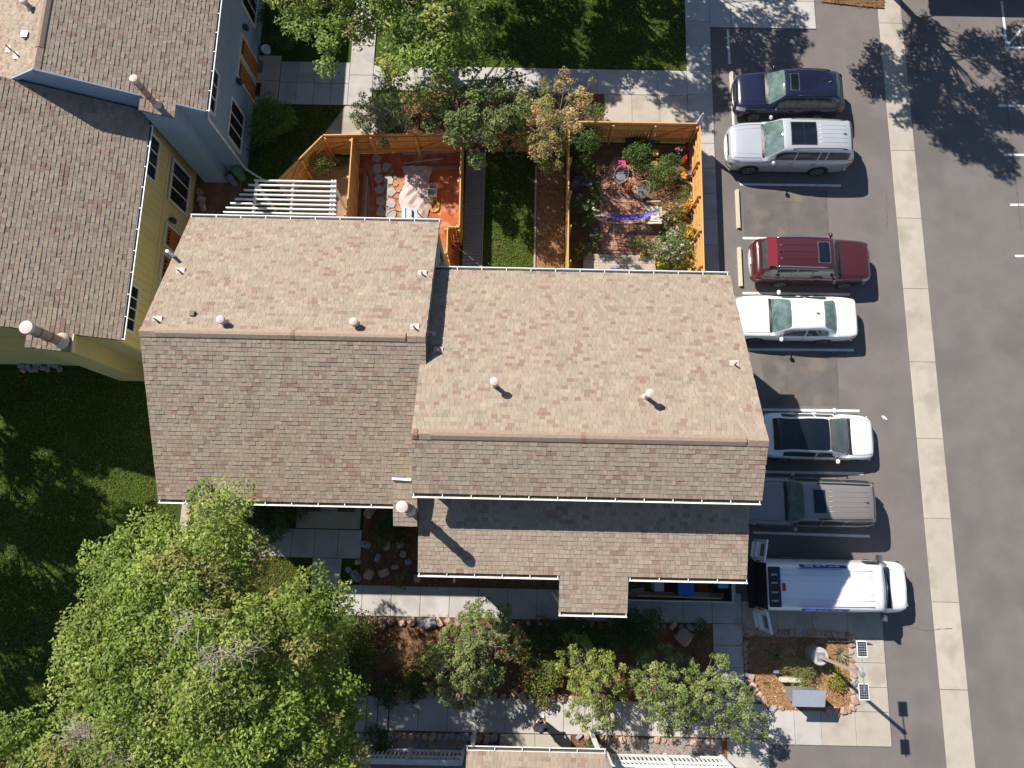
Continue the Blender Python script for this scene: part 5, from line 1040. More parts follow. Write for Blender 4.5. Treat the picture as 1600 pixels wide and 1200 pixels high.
        for s in ed[1:-1] + [ed[0] + .2]: obj('door_seam', MB().tube([(L / 2 - s, sd * (w(s) * .98 + .006), zt(s) - .1), (L / 2 - s, sd * (w(s) + .001), zt(s) - .3), (L / 2 - s, sd * (w(s) * .99 + .001), .42)], .006, 4), M_TRIM, rt, local=True)
        for s in wheels:
            mb = MB(); n = 16; k = 1.17
            for q in range(n + 1):
                t = PI * q / n; mb.v += [(L / 2 - s + wr * k * math.cos(t), sd * (w(s) + .004), wr + wr * k * math.sin(t)), (L / 2 - s + wr * .6 * math.cos(t), sd * (w(s) + .004), wr + wr * .6 * math.sin(t))]
            mb.f = [((2 * q, 2 * q + 1, 2 * q + 3, 2 * q + 2) if sd > 0 else (2 * q, 2 * q + 2, 2 * q + 3, 2 * q + 1)) for q in range(n)]; mb.c = [(1, 1, 1)] * n; mb.m = [0] * n; obj('wheel_arch', mb, M_TRIM, rt, local=True)
            wheel_parts(rt, L, L / 2 - s, sd, wr, w(s) + .005)
        # lights hug the corners
        def corner(name, s0, s1, d0, d1, m, sdv):
            mb = MB(); n = 6
            for q in range(n + 1):
                s = s0 + (s1 - s0) * q / n
                for d in (d0, d1):
                    k = .9 + .085 * min(1, (-d) / .2); mb.v.append((L / 2 - s + (.012 if s < L / 2 else -.012), sdv * (w(s) * (k if d > -.2 else 1.0) + .012), zt(s) + d + .012))
            mb.f = [((2 * q, 2 * q + 1, 2 * q + 3, 2 * q + 2) if sdv < 0 else (2 * q, 2 * q + 2, 2 * q + 3, 2 * q + 1)) for q in range(n)]; mb.c = [(1, 1, 1)] * n; mb.m = [0] * n; obj(name, mb, m, rt, local=True, smooth=True)
        corner('headlight', .04, .42, -.04, -.2, front_light, sd); corner('taillight', L - .34, L - .02, -.06 if rear == 'sedan' else .0, -.3, M_TAIL, sd)
    # cowl, wipers, grille, bumpers, hood seam, plates
    mb = MB()
    for j in range(9): p = top(cowl - .0, (j / 4 - 1) * .9, .012); q_ = top(cowl + .06, (j / 4 - 1) * .93, .014); mb.v += [(p.x + .06, p.y, zt(cowl - .06) + .036), tuple(q_)]
    mb.f = [(2 * j, 2 * j + 1, 2 * j + 3, 2 * j + 2) for j in range(8)]; mb.c = [(1, 1, 1)] * 8; mb.m = [0] * 8; obj('cowl_panel', mb, M_TRIM, rt, local=True)
    for y in (-.2, .45): obj('wiper', MB().tube([top(cowl + .04, y, .03), top(cowl + .13, y - .55, .035)], .01, 4), M_TRIM, rt, local=True)
    obj('grille', MB().box(L / 2 - .05, L / 2 + .012, -hw * .5, hw * .5, nz - .36, nz - .17), M_TRIM, rt, local=True)
    for sgn, nm in ((1, 'front_bumper'), (-1, 'rear_bumper')):
        mb = MB(); pts = [(sgn * (L / 2 + .02 - .22 * abs(y) ** 3), y * hw * .93, .5) for y in np.linspace(-1, 1, 11)]; mb.tube(pts, .075, 6); obj(nm, mb, bumper or paint, rt, local=True, smooth=True)
    obj('number_plate', MB().box(-L / 2 - .06, -L / 2 - .03, -.15, .15, .62, .74), M_WHITE, rt, local=True)
    for y in (-.62, .62): obj('hood_crease', MB().tube([(L / 2 - s, y * w(s) * (.92 + .1 * (s / cowl)), zt(s) + .018 + .004) for s in np.linspace(.2, cowl - .08, 6)], .008, 4), paint, rt, local=True)
    obj('hood_seam', MB().tube([(L / 2 - s, w(s) * .80, zt(s) + .004) for s in np.linspace(.16, cowl - .05, 7)], .006, 4), M_TRIM, rt, local=True); obj('hood_seam', MB().tube([(L / 2 - s, -w(s) * .80, zt(s) + .004) for s in np.linspace(.16, cowl - .05, 7)], .006, 4), M_TRIM, rt, local=True)
    if spoiler: obj('spoiler', MB().box(L / 2 - rr - .28, L / 2 - rr + .12, -roofw * hw * .93, roofw * hw * .93, Hh - .075, Hh - .005), spoiler if not isinstance(spoiler, bool) else paint, rt, local=True)
    obj('aerial', MB().beam((L / 2 - rr + .35, 0, Hh - .04), (L / 2 - rr + .22, 0, Hh + .07), .03, .06), M_TRIM, rt, local=True); return rt
PW = carpaint('white_paint', (0.78, 0.79, 0.8))
car('dark blue SUV with a small sunroof, topmost in the row', 'suv', (12.2, 19.6), PI, 4.85, 1.96, 1.7, carpaint('navy_paint', (0.010, 0.012, 0.034), .25), 1.32, 2.0, 4.2, 4.68, 1.1, .98, 1.12, 1.15, .7, .37, (.93, 3.78), (2.2, 2.55, .55, 1), (2.5, 4.0), pillars=(2.55, 3.55), rails_m=M_TRIM)
car('silver SUV with a wide dark sunroof, beside the dark blue one', 'suv', (12.07, 16.98), PI, 5.45, 2.04, 1.9, carpaint('silver_paint', (0.5, 0.52, 0.55), .3, .35), 1.42, 2.15, 5.0, 5.32, 1.2, 1.08, 1.25, 1.3, .73, .4, (1.0, 4.1), (2.45, 3.5, .66), (2.5, 4.85), pillars=(2.75, 3.75, 4.1), ribs=5, rails_m=M_TRIM)
car('maroon SUV with silver roof rails, parked nose out', 'suv', (12.72, 11.55), 0, 5.05, 1.92, 1.82, carpaint('maroon_paint', (0.058, 0.012, 0.015), .3), 1.45, 1.98, 4.45, 4.85, 1.12, 1.04, 1.15, 1.15, .72, .37, (.95, 3.75), (2.12, 2.6, .62, 1), (2.2, 4.4), pillars=(2.75, 3.65), spoiler=carpaint('red_spoiler', (0.2, 0.02, 0.028), .3), ribs=3, bumper=mat('two_tone_bumper', (0.3, 0.27, 0.29), rough=.4), rails_m=M_CHROME)
car('white saloon car between the maroon SUV and the empty bay', 'car', (11.9, 9.0), PI, 5.25, 1.9, 1.42, PW, 1.5, 2.3, 3.6, 4.32, .98, .84, .93, 1.0, .68, .33, (.98, 3.9), pillars=(2.95,), rear='sedan')
car('white car with a black glass roof, nose out in half shade', 'car', (12.55, 3.9), 0, 4.72, 1.92, 1.45, PW, 1.12, 2.15, 3.6, 4.45, .93, .78, .98, 1.1, .70, .35, (.88, 3.75), glassroof=True, pillars=(2.6,), rear='sedan', wsh=mat('brown_windscreen', (0.05, 0.085, 0.1), (0.13, 0.12, 0.08), scale=2.2, rough=.04, spec=.9, detail=2))
car('brownish grey SUV half shaded by the roof, next to the van', 'suv', (11.98, 1.2), PI, 5.2, 1.98, 1.82, carpaint('grey_paint', (0.25, 0.225, 0.215), .35, .3), 1.55, 2.1, 4.75, 5.08, 1.18, 1.05, 1.2, 1.2, .73, .39, (1.0, 3.95), (2.45, 2.85, .56), (2.6, 4.7), pillars=(2.85, 3.75), ribs=5, rails_m=M_TRIM, bumper=None, sidew=M_CGLASS)
# ---- white work van with open rear doors
vx, vy = 12.7, -2.05; vn = thing('work_van', 'long white work van with open rear doors and blue side banners', 'van', (vx, vy, 0), 'vehicles parked in the bays'); VL, VW, VH = 5.9, 2.0, 2.12; hv = VW / 2
zrv = pchip([(0, .72), (.05, .95), (.15, 1.06), (.75, 1.16), (.95, 1.24), (1.45, 1.96), (1.62, 2.05), (2.2, 2.1), (4.5, 2.12), (5.8, 2.1), (VL, 2.06)]); wv = pchip([(0, .74), (.08, .86), (.3, .95), (.9, .99), (2, 1.0), (5.6, 1.0), (VL, .975)])
ss = [0, .03, .07, .14, .25, .45, .7, .85, .95] + list(np.linspace(1.05, 1.62, 8)) + list(np.linspace(1.8, VL, 16)); mb = MB(); rings = []
for s in ss:
    t = zrv(s); ws = wv(s) * hv; tap = np.interp(t, [1.0, 1.3, 2.1], [.95, .9, .82]); cab = [(0, t), (tap * .6, t - .012), (tap * .86, t - .045), (tap * .96, t - .1), (tap + .03 * (t > 1.3), t - .19), (.94 + .05 * min(1, (1.3 - .9)), min(1.18, t - .22)), (1.0, min(.95, t - .3)), (1.0, .55), (.95, .32)]
    half = [(VL / 2 - s, fy * ws, z + (.03 if fy == 0 else 0)) for fy, z in cab]; rings.append([(x, -y, z) for x, y, z in half[:0:-1]] + half)
n = len(rings[0])
for r_ in rings: mb.v += r_
for i in range(len(rings) - 1):
    for j in range(n - 1): mb.f.append((i * n + j, i * n + j + 1, (i + 1) * n + j + 1, (i + 1) * n + j))
    mb.f.append((i * n + n - 1, i * n, (i + 1) * n, (i + 1) * n + n - 1))
mb.f += [tuple(range(n))[::-1], tuple((len(rings) - 1) * n + j for j in range(n))]; mb.c = [(1, 1, 1)] * len(mb.f); mb.m = [0] * len(mb.f); obj('body', mb, PW, vn, local=True, autos=38)
mb = MB(); nn = 10
for i in range(nn + 1):
    s = 1.0 + .42 * i / nn
    for j in range(9): f = j / 4 - 1; tap = np.interp(zrv(s), [1.0, 1.3, 2.1], [.95, .9, .82]); y = f * .9 * tap * wv(s) * hv; mb.v.append((VL / 2 - s - .1 * abs(f) ** 2.5 * 0, y, zrv(s) - .012 - .03 * abs(f) ** 3 + .03 * (1 - abs(f)) + .015))
mb.f = [(i * 9 + j, i * 9 + j + 1, (i + 1) * 9 + j + 1, (i + 1) * 9 + j) for i in range(nn) for j in range(8)]; mb.c = [(1, 1, 1)] * len(mb.f); mb.m = [0] * len(mb.f); obj('windscreen', mb, M_WSHIELD, vn, local=True, smooth=True)
obj('cowl_panel', MB().box(VL / 2 - .98, VL / 2 - .84, -.78, .78, zrv(.92) - .0, zrv(.92) + .03), M_TRIM, vn, local=True)
for k in range(7): y = -.66 + k * .22; obj('roof_rib', MB().tube([(VL / 2 - s, y, zrv(s) - .012 + .03 * (1 - abs(y) / hv)) for s in np.linspace(1.9, 5.5, 6)], .016, 5), PW, vn, local=True, smooth=True)
mblue = mat('van_banner_blue', (0.02, 0.035, 0.32), rough=.4)
for sd in (-1, 1):
    bn = obj('banner', MB().box(VL / 2 - 4.7, VL / 2 - 2.95, sd * .80 - .012, sd * .80 + .012, 0, .24), mblue, vn, local=True); bn.location = (0, sd * .095, 1.80); bn.rotation_euler = (sd * .38, 0, 0)
    for k, (a, b) in enumerate(((-4.55, -4.2), (-4.1, -3.92), (-3.85, -3.7), (-3.6, -3.45), (-3.38, -3.2))):
        o = obj('banner_print', MB().box(VL / 2 + a, VL / 2 + b, sd * .80 + sd * .0125, sd * .80 + sd * .0165, .05 + .03 * (k % 2), .2 - .03 * (k % 3)), mat('banner_white', (0.5, 0.55, 0.75), rough=.5), bn, local=True)
    obj('mirror', MB().box(VL / 2 - 1.32, VL / 2 - 1.2, sd * 1.13 - .1, sd * 1.13 + .1, 1.25, 1.55), M_CHROME, vn, local=True); obj('mirror_arm', MB().beam((VL / 2 - 1.3, sd * .93, 1.28), (VL / 2 - 1.27, sd * 1.08, 1.38), .04, .04), M_TRIM, vn, local=True)
    mb = MB(); pts = [(1.2, 1.28), (1.95, 1.28), (1.95, 1.72), (1.52, 1.8)]; mb.face([(VL / 2 - s, sd * (hv * (.985 if z < 1.4 else .90) + .008), z) for s, z in (pts if sd > 0 else pts[::-1])][::-1]); obj('side_window', mb, M_CGLASS, vn, local=True)
    obj('headlight', MB().box(VL / 2 - .22, VL / 2 - .02, sd * .62 - .11, sd * .62 + .11, .76, .9), M_HEAD, vn, local=True); obj('taillight', MB().box(-VL / 2 - .02, -VL / 2 + .06, sd * .93 - .04, sd * .93 + .04, .9, 1.35), M_TAIL, vn, local=True)
    for s in (1.0, 4.55): wheel_parts(vn, VL, VL / 2 - s, sd, .37, hv + .005)
    # rear barn door, swung open
    dr = obj('rear_door', MB().box(-.03, .03, 0, sd * .82, 0, 1.5) if sd > 0 else MB().box(-.03, .03, sd * .82, 0, 0, 1.5), PW, vn, local=True); dr.location = (-VL / 2 - .04, sd * .93, .5); dr.rotation_euler = (0, 0, sd * -.18)
    obj('door_window', MB().box(-.036, .036, sd * .41 - .24, sd * .41 + .24, .9, 1.32), M_CGLASS, dr, local=True); obj('door_rack', MB().box(-.16, -.04, sd * .41 - .3, sd * .41 + .3, .2, .24), M_WHITE, dr, local=True); obj('door_rack', MB().box(-.16, -.04, sd * .41 - .3, sd * .41 + .3, .75, .79), M_WHITE, dr, local=True)
obj('cargo_shade_panel', MB().box(-VL / 2 - .012, -VL / 2 + .015, -.86, .86, .6, 1.98), M_TRIM, vn, local=True); obj('rear_hatch', MB().box(-VL / 2 + .02, -VL / 2 + .46, -.74, .74, 2.1, 2.152), mat('dark_rack', (0.02, 0.022, 0.03), rough=.6), vn, local=True)  # shade of the open cargo hold put in as a flat black panel
for y in (-.5, -.2, .15, .45): obj('rack_bracket', MB().box(-VL / 2 + .1, -VL / 2 + .34, y - .03, y + .03, 2.153, 2.18), M_GALV, vn, local=True)
obj('brake_light', MB().box(-VL / 2 + .52, -VL / 2 + .64, -.14, .14, 2.1, 2.165), M_TAIL, vn, local=True); obj('rear_bumper', MB().box(-VL / 2 - .24, -VL / 2 + .02, -.95, .95, .42, .56), M_TRIM, vn, local=True); obj('front_bumper', MB().tube([(VL / 2 + .03 - .2 * abs(y) ** 3, y * .95, .55) for y in np.linspace(-1, 1, 11)], .09, 6), M_TRIM, vn, local=True, smooth=True); obj('grille', MB().box(VL / 2 - .06, VL / 2 + .012, -.58, .58, .68, .9), M_TRIM, vn, local=True)

# ================================================================== PERSON (stands on the lower walk, looking at a controller)
pc = P(843, 1124); pz = .046
person = thing('person', 'person in dark clothes and white shoes standing on the lower walk holding a controller', 'person', (pc[0], pc[1], pz))
def skin(name, verts, edges, radii, m, root=0, sub=2, parent=person):
    me = bpy.data.meshes.new(name); me.from_pydata(verts, edges, []); me.materials.append(m); o = bpy.data.objects.new(name, me); COL.objects.link(o); o.parent = parent; ORG[o.name] = org(person)
    sk = o.modifiers.new('skin', 'SKIN'); sk.use_smooth_shade = True
    for i, v in enumerate(me.skin_vertices[0].data): r = radii[i]; v.radius = r if hasattr(r, '__len__') else (r, r); v.use_root = (i == root)
    sb = o.modifiers.new('sub', 'SUBSURF'); sb.levels = 1; sb.render_levels = sub; return o
M_SKIN = mat('skin', (0.52, 0.32, 0.23), (0.47, 0.28, 0.2), rough=.55); M_COAT = mat('dark_jacket', (0.018, 0.018, 0.022), (0.03, 0.03, 0.035), scale=8, rough=.85); M_TROU = mat('dark_trousers', (0.022, 0.022, 0.026), rough=.85)
V = [(0, 0, .93), (0, .0, 1.12), (0, .0, 1.34), (0, .01, 1.47), (0, .03, 1.56), (0, .06, 1.66), (0, .05, 1.73),
     (.19, .0, 1.41), (.25, -.02, 1.13), (.13, .22, 1.1), (.09, .28, 1.12), (-.19, .0, 1.41), (-.25, -.02, 1.13), (-.13, .22, 1.1), (-.09, .28, 1.12),
     (.1, 0, .88), (.12, .02, .5), (.13, -.02, .09), (.14, .13, .05), (-.1, 0, .88), (-.12, .02, .5), (-.14, -.02, .09), (-.17, .13, .05)]
Ed = [(0, 1), (1, 2), (2, 3), (3, 4), (4, 5), (5, 6), (2, 7), (7, 8), (8, 9), (9, 10), (2, 11), (11, 12), (12, 13), (13, 14), (0, 15), (15, 16), (16, 17), (17, 18), (0, 19), (19, 20), (20, 21), (21, 22)]
Ra = [(.15, .11), (.14, .1), (.16, .11), .06, (.075, .085), (.082, .1), (.06, .075), .06, .045, .034, .03, .06, .045, .034, .03, .09, .06, .04, .035, .09, .06, .04, .035]
skin('body', V, Ed, Ra, M_SKIN)
jv = V[:3] + [(0, .01, 1.45)] + [V[7], V[8], (.15, .18, 1.105), V[11], V[12], (-.15, .18, 1.105)]
skin('jacket', jv, [(0, 1), (1, 2), (2, 3), (2, 4), (4, 5), (5, 6), (2, 7), (7, 8), (8, 9)], [(.185, .14), (.175, .13), (.19, .14), (.08, .08), .085, .066, .05, .085, .066, .05], M_COAT)
tv = [V[0], V[15], V[16], (.13, -.01, .14), V[19], V[20], (-.135, -.01, .14)]
skin('trousers', tv, [(0, 1), (1, 2), (2, 3), (0, 4), (4, 5), (5, 6)], [(.165, .12), .112, .085, .068, .112, .085, .068], M_TROU)
for sx, x1, nm in ((1, .15, 'shoe'), (-1, -.19, 'shoe')): skin(nm, [(sx * .135, -.06, .045), (sx * .14, .08, .05), (x1, .2, .04)], [(0, 1), (1, 2)], [(.048, .05), (.055, .05), (.045, .035)], mat('white_shoe', (0.75, 0.75, 0.74), rough=.6))
cpb = MB(); cpb.lathe((0, .05, 1.66), [(.108, 0), (.112, .05), (.09, .1), (.04, .125)], 18); obj('cap', cpb, mat('blue_black_cap', (0.02, 0.03, 0.06), rough=.8), person, local=True, smooth=True)
obj('cap_peak', MB().prism([(.09 * math.cos(t), .05 + .19 * math.sin(t)) for t in np.linspace(.1, PI - .1, 9)], 1.665, 1.68), MATS['blue_black_cap'], person, local=True)
hd = MB(); hd.lathe((0, .155, 1.635), [(.005, -.022), (.016, -.012), (.012, .012), (.004, .03)], 8); obj('nose', hd, M_SKIN, person, local=True, smooth=True)
for sx in (-1, 1):
    obj('ear', MB().lathe((sx * .085, .045, 1.64), [(.006, -.03), (.018, 0), (.006, .03)], 8), M_SKIN, person, local=True, smooth=True); obj('eye', MB().lathe((sx * .032, .148, 1.655), [(.003, -.008), (.01, 0), (.003, .008)], 8), M_TRIM, person, local=True)
    for k in range(4): a = Vector((sx * (.075 - .0), .285 + .016 * k - .02, 1.125)); obj('finger', MB().tube([a + Vector((sx * .03, 0, -.012)), a + Vector((sx * .005, .0, -.028)), a + Vector((-sx * .028, .004, -.022))], [.01, .009, .007], 6), M_SKIN, person, local=True, smooth=True)
    obj('thumb', MB().tube([(sx * .085, .27, 1.14), (sx * .06, .285, 1.158), (sx * .04, .3, 1.156)], [.011, .01, .008], 6), M_SKIN, person, local=True, smooth=True)
obj('mouth', MB().box(-.022, .022, .142, .15, 1.588, 1.596), mat('lip', (0.3, 0.12, 0.1), rough=.6), person, local=True)
ctl = thing('remote_controller', 'small dark remote controller held by the standing person', 'controller', (pc[0], pc[1] + .3, pz + 1.12)); obj('case', MB().box(-.085, .085, -.055, .055, .0, .03), M_LAMP, ctl, local=True); obj('screen', MB().box(-.07, .07, -.045, .045, .0305, .034), M_ROOFG, ctl, local=True)
for sx in (-1, 1): obj('stick', MB().lathe((sx * .06, -.03, .034), [(.006, 0), (.006, .015), (.012, .02)], 8), M_GALV, ctl, local=True)
# ================================================================== TREES AND PLANTS
def Qp(x, y, z):
    v = np.array([x, y, z - H]); dd = v @ FW; return (800 + F * (v @ RT) / dd, 600 - F * (v @ UP) / dd)
def circ(x, y, z, r, n=16): return [Qp(x + r * (1 + .18 * math.sin(3 * t + x)) * math.cos(t), y + r * (1 + .18 * math.cos(2 * t + y)) * math.sin(t), z) for t in np.linspace(0, 2 * PI, n, endpoint=False)]
def tp_(px, py, z): c = P(px, py, z); return (c[0], c[1], 0)
ASH = [(0.19, 0.255, 0.04), (0.235, 0.30, 0.058), (0.14, 0.205, 0.03), (0.28, 0.325, 0.08), (0.25, 0.235, 0.07)]
tree('ash_tree', 'big leafy ash tree with dead grey twigs, overlapping the left roof', [(300, 800), (318, 765), (345, 745), (372, 752), (384, 790), (377, 830), (402, 850), (397, 875), (430, 905), (470, 920), (500, 905), (530, 910), (540, 935), (520, 960),
      (492, 985), (515, 1020), (540, 1060), (552, 1100), (560, 1150), (555, 1200), (560, 1270), (60, 1330), (-20, 1200), (0, 1140), (60, 1125), (92, 1080), (80, 1040), (98, 985), (135, 950), (146, 900), (152, 850), (168, 835), (200, 842), (230, 812), (262, 818), (285, 840), (302, 832)],
     tp_(300, 1040, 4.0), 4.7, 9.6, cell=30, clr=(.42, .78), per=950, leaf=.066, cols=ASH, cw=[.28, .27, .19, .14, .12], tr=.26, gaps=.16, under=.5, twigs=[(130, 1150, 8.3, 60, .8), (165, 1165, 8.5, 50, .8), (300, 970, 9.7, 10, .7), (348, 1015, 9.8, 14, .7), (200, 1180, 8.6, 30, .7), (395, 1010, 9.3, 8, .5)])
MAP = [(0.165, 0.235, 0.036), (0.205, 0.275, 0.055), (0.12, 0.185, 0.028), (0.25, 0.275, 0.06)]
tree('maple_tree', 'broad green tree above the garden path with a few yellow sprigs', [(412, 8), (430, 28), (456, 20), (468, 50), (470, 78), (488, 96), (500, 128), (514, 122), (520, 92), (545, 62), (556, 40), (590, 60), (585, 100), (605, 132), (660, 122), (700, 128), (740, 105), (762, 40), (780, -80), (700, -190), (480, -200), (425, -80)],
     tp_(640, 20, 2.0), 3.4, 7.2, cell=30, clr=(.4, .72), per=760, leaf=.08, cols=MAP, tr=.2, gaps=.08, under=.5)
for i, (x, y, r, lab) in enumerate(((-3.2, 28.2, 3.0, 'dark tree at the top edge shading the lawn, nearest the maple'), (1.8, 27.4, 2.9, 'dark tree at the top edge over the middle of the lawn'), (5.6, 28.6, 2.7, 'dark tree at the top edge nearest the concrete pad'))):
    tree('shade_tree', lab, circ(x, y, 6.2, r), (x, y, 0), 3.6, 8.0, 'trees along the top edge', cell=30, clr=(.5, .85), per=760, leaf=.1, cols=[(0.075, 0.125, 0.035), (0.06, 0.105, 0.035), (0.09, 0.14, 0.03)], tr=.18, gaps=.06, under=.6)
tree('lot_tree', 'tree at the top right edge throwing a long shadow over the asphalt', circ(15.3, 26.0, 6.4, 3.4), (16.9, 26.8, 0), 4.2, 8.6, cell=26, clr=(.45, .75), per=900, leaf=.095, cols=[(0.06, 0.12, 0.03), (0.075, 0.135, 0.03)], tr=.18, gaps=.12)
for i, (x, y, r, z0, z1, lab) in enumerate(((-27.6, 7.6, 3.1, 6.0, 11.4, 'tall tree beyond the left edge behind the yellow house'), (-25.6, 2.9, 2.9, 4.4, 9.6, 'tree beyond the left edge level with the yellow house corner'), (-25.2, -1.6, 2.7, 4.0, 8.6, 'tree beyond the left edge level with the middle of the lawn'), (-24.6, -6.4, 2.6, 3.8, 8.0, 'tree beyond the left edge level with the bottom of the lawn'))):
    tree('shade_tree', lab, circ(x, y, (z0 + z1) / 2, r), (x, y, 0), z0, z1, 'trees beyond the left edge', cell=36, clr=(.5, .9), per=480, leaf=.11, cols=MAP, tr=.2, gaps=.12, under=.5)
tree('young_tree', 'loose pale green young tree behind the work yard fence', [(664, 178), (690, 150), (722, 124), (762, 118), (800, 128), (832, 150), (822, 196), (790, 214), (764, 226), (752, 250), (736, 257), (738, 226), (702, 226), (672, 206)], tp_(748, 205, 1.4), 2.6, 5.4, cell=18, clr=(.22, .42), per=1250, leaf=.062, cols=[(0.19, 0.235, 0.075), (0.15, 0.2, 0.055), (0.23, 0.255, 0.1), (0.11, 0.16, 0.04)], tr=.07, gaps=.3, under=.3)
tree('yellowing_tree', 'yellow and tan half dried tree beside the flower garden fence', [(846, 104), (880, 110), (900, 130), (930, 120), (936, 146), (912, 190), (898, 216), (872, 262), (840, 256), (814, 216), (820, 180), (834, 148)], tp_(872, 200, 1.4), 2.3, 5.2, cell=15, clr=(.18, .36), per=1500, leaf=.055, cols=[(0.42, 0.28, 0.12), (0.36, 0.26, 0.10), (0.26, 0.235, 0.08), (0.46, 0.34, 0.17), (0.17, 0.19, 0.05)], tr=.07, gaps=.22, under=.3)
tree('dark_shrub', 'dark green shrub between the young tree and the yellowing tree', [(770, 120), (800, 95), (840, 95), (850, 130), (838, 180), (820, 235), (790, 232), (775, 180)], tp_(805, 185, .5), 1.2, 3.2, cell=22, clr=(.3, .5), per=500, leaf=.07, cols=[(0.06, 0.1, 0.04), (0.075, 0.12, 0.05)], tr=.06, gaps=.15, cat='shrub')
JUN = [(0.19, 0.24, 0.075), (0.23, 0.275, 0.095), (0.15, 0.2, 0.058), (0.26, 0.295, 0.105)]
def juniper(name, label, poly, trunk, zlo, zt, cols, cell=10, g=.25, clr=(.12, .22), leaf=.043, per=2700): return tree(name, label, poly, trunk, zlo, zt, None, cell=cell, clr=clr, per=per, leaf=leaf, cols=cols, tr=.06, gaps=g, under=.55, cat='shrub', dome=.6, aspect=.5, flat=.95, up=.45)
juniper('spruce', 'grey green conifer beside the work yard fence', [(572, 142), (606, 128), (628, 140), (642, 160), (640, 196), (612, 206), (590, 210), (560, 202), (546, 182), (556, 160)], tp_(598, 170, 1.0), .5, 3.4, [(0.2, 0.235, 0.13), (0.155, 0.19, 0.105), (0.24, 0.26, 0.15)], cell=8, g=.1)
juniper('pinyon_shrub', 'bushy green pinyon between the two lower walks, below the porch', [(735, 942), (768, 930), (800, 950), (816, 978), (810, 1012), (792, 1050), (772, 1082), (746, 1102), (720, 1112), (690, 1100), (655, 1062), (648, 1026), (680, 995), (706, 968)], tp_(735, 1030, .8), .5, 3.1, JUN)
juniper('pinyon_shrub', 'loose yellow green pinyon left of the long one by the lower walk', [(868, 1000), (900, 990), (932, 1006), (956, 1020), (976, 1042), (984, 1072), (970, 1110), (958, 1142), (920, 1146), (880, 1122), (890, 1072), (874, 1040)], tp_(925, 1065, .8), .6, 2.7, [(0.27, 0.31, 0.07), (0.32, 0.35, 0.09), (0.21, 0.26, 0.058)], g=.3)
juniper('pinyon_shrub', 'long spreading pinyon reaching over the corner walk', [(985, 1022), (1030, 1000), (1062, 1020), (1108, 1042), (1122, 1020), (1142, 1030), (1152, 1060), (1180, 1090), (1199, 1116), (1196, 1150), (1170, 1172), (1132, 1152), (1090, 1140), (1040, 1152), (1010, 1140), (1000, 1100), (980, 1060)], tp_(1080, 1085, .8), .7, 3.1, JUN, g=.28)
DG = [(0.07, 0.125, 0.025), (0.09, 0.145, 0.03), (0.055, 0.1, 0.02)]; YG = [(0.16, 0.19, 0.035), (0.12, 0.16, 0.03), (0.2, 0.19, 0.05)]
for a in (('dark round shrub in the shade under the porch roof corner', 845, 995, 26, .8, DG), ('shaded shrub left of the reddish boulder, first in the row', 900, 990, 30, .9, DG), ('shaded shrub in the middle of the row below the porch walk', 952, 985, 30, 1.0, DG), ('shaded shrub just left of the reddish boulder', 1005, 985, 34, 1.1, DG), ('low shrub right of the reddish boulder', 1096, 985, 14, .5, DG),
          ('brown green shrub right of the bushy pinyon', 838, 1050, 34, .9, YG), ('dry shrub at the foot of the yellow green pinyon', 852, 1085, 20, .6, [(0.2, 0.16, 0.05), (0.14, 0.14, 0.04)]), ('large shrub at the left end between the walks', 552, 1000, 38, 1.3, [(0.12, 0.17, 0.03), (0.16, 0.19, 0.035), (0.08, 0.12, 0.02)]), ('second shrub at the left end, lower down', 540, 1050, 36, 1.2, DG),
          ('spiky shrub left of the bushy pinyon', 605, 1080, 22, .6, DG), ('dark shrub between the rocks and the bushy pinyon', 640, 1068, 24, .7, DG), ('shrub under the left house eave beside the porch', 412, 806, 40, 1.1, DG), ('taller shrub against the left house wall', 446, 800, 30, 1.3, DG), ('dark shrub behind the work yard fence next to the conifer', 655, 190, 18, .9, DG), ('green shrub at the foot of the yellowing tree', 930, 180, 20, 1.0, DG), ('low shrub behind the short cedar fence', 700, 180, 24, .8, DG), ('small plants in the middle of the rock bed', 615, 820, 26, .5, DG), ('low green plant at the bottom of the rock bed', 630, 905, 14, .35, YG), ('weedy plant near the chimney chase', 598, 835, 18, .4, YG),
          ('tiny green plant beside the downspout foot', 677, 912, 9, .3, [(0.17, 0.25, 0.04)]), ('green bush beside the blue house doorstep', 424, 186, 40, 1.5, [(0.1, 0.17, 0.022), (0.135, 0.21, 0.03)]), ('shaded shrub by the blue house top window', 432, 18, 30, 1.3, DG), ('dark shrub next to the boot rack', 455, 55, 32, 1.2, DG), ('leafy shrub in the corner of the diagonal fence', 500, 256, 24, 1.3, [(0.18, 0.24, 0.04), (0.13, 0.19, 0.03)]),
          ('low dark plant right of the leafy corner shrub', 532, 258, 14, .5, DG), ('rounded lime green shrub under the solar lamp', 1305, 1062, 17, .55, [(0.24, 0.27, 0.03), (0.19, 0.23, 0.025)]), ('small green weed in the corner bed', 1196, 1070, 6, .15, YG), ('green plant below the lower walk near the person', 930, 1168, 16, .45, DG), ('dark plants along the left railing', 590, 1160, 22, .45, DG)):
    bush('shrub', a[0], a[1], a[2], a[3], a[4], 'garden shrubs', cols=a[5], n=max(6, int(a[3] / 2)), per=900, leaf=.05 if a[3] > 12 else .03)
bush('ornamental_grass', 'pale dry ornamental grass clump in the corner bed', 1243, 1045, 26, .6, cols=[(0.36, 0.33, 0.15), (0.3, 0.3, 0.12), (0.25, 0.27, 0.1)], per=1500, leaf=.06, aspect=.12, up=.3, n=12, cat='grass clump')
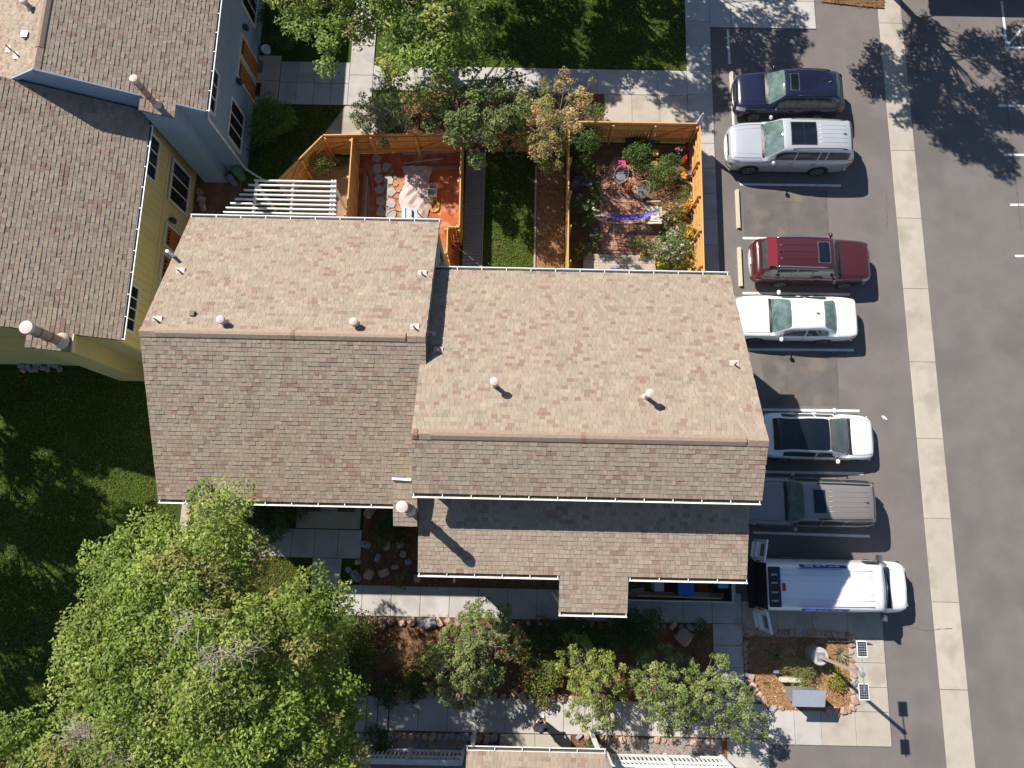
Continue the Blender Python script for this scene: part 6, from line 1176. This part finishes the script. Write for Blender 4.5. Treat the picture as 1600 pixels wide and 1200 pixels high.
def blades(label, px, py, n, ln, cols, name='yucca'):
    c = P(px, py); rt = thing(name, label, 'plant', (c[0], c[1], 0), 'spiky plants'); mb = MB()
    for i in range(n):
        t = rnd.uniform(0, 2 * PI); e = rnd.uniform(.35, 1.2); d = Vector((math.cos(t) * math.cos(e), math.sin(t) * math.cos(e), math.sin(e))); sd = Vector((-math.sin(t), math.cos(t), 0)) * .018; l = ln * rnd.uniform(.7, 1.1); col = rnd.choice(cols)
        a = Vector((0, 0, .02)); m = a + d * l * .55; q = a + d * l + Vector((0, 0, -.12 * l)); mb.face([a - sd, a + sd, m + sd, m - sd], col); mb.face([m - sd, m + sd, q], col)
    obj('leaves', mb, M_LEAF, rt, col=True, local=True)
blades('spiky grey green yucca beside the lamp base', 1311, 1021, 34, .5, [(0.2, 0.24, 0.13), (0.26, 0.28, 0.17)]); blades('spiky dark plant under the blue house window', 398, 240, 40, .7, [(0.06, 0.11, 0.05), (0.08, 0.13, 0.06)]); blades('small spiky plant next to the green ring', 1212, 1024, 18, .3, [(0.13, 0.2, 0.07)]); blades('spiky plant at the edge of the lower walk', 600, 1082, 26, .5, [(0.09, 0.14, 0.04)])
# flower garden
FG = [(0.1, 0.16, 0.03), (0.13, 0.2, 0.04), (0.08, 0.13, 0.025)]; YEL = [(.72, .5, .03), (.75, .42, .02)]; WHI = [(.7, .68, .62), (.62, .5, .5)]; PNK = [(.55, .3, .36), (.6, .45, .48)]; LAV = [(.26, .22, .38), (.3, .26, .4)]; ORA = [(.7, .33, .03)]
for a in (('tall dark bush in the upper left corner of the flower garden', 918, 225, 30, 1.6, DG, None, 0), ('dark bush below the tall corner bush in the garden', 905, 262, 24, 1.1, DG, None, 0), ('lavender patch along the left garden fence', 909, 293, 17, .6, [(.1, .12, .07), (.13, .13, .11)], LAV, 40), ('green plant right of the lavender', 930, 305, 16, .6, DG, None, 0),
          ('white flowering plant at the left end of the hammock', 914, 328, 22, .8, FG, WHI, 14), ('green spiky flower clump beside the hammock rope', 915, 345, 16, .6, FG, PNK, 5), ('pink flower clump below the hammock on the left', 922, 372, 18, .6, FG, PNK, 12), ('orange tinged plant in the lower left of the garden', 905, 392, 18, .6, YG, ORA, 10), ('yellow edged plant by the lower left fence', 895, 413, 14, .5, YG, YEL, 8),
          ('large dark green bush in the upper middle of the garden', 998, 245, 26, 1.2, DG, None, 0), ('leafy green bush right of the wire chairs', 1032, 275, 26, 1.0, FG, None, 0), ('green shrub below the round stools', 1046, 255, 20, .9, DG, None, 0), ('green vine along the right garden fence', 1068, 302, 14, .7, FG, None, 0), ('yellow and pink flower bed right of the white chair', 1052, 325, 20, .6, YG, YEL + PNK, 22), ('orange flowering plant at the right fence', 1078, 322, 12, .7, YG, ORA, 22),
          ('mixed flower bed right of the hammock end', 1052, 352, 22, .6, FG, PNK + ORA, 10), ('yellow daisy clump along the right fence', 1078, 365, 16, .7, FG, YEL, 26), ('big white flowering bush in the lower right of the garden', 1050, 392, 30, .9, [(0.13, 0.18, 0.06), (0.16, 0.21, 0.08)], WHI, 34), ('yellow flowers at the lower right house corner', 1072, 415, 16, .5, FG, YEL, 22), ('soft green plant above the wooden step', 1000, 388, 20, .5, [(0.16, 0.19, 0.06), (0.2, 0.2, 0.08)], YEL, 3), ('green plant right of the wooden step', 1032, 415, 16, .5, FG, YEL, 6), ('low green bush near the blue cooler', 1005, 222, 18, .7, DG, None, 0)):
    bush('flower_plant', a[0], a[1], a[2], a[3], a[4], 'flower garden plants', cols=a[5], n=max(7, int(a[3] / 2)), per=1000, leaf=.045, blooms=a[6], nb=a[7] or 1, bs=.075, cat='plant')
chips('leaf_litter', 'brown leaf litter and bark on the shaded planting beds', BED_S[:2] + [(EDGE - .02, 1.0), (-6.18, 1.0)] if False else rectw(-5.9, 8.9, -8.6, .8), 150, [(0.3, 0.15, 0.075), (0.2, 0.095, 0.05), (0.38, 0.22, 0.12), (0.12, 0.06, 0.035)], size=.045, excl=[(-8, 9, ys0 - .02, ys1 + .02), (w2[0] - 1.6, 9, w2[2], w2[3]), (xs[1], xs[2], -9, 0), (w3[0], w3[1], -9, w2[3])])
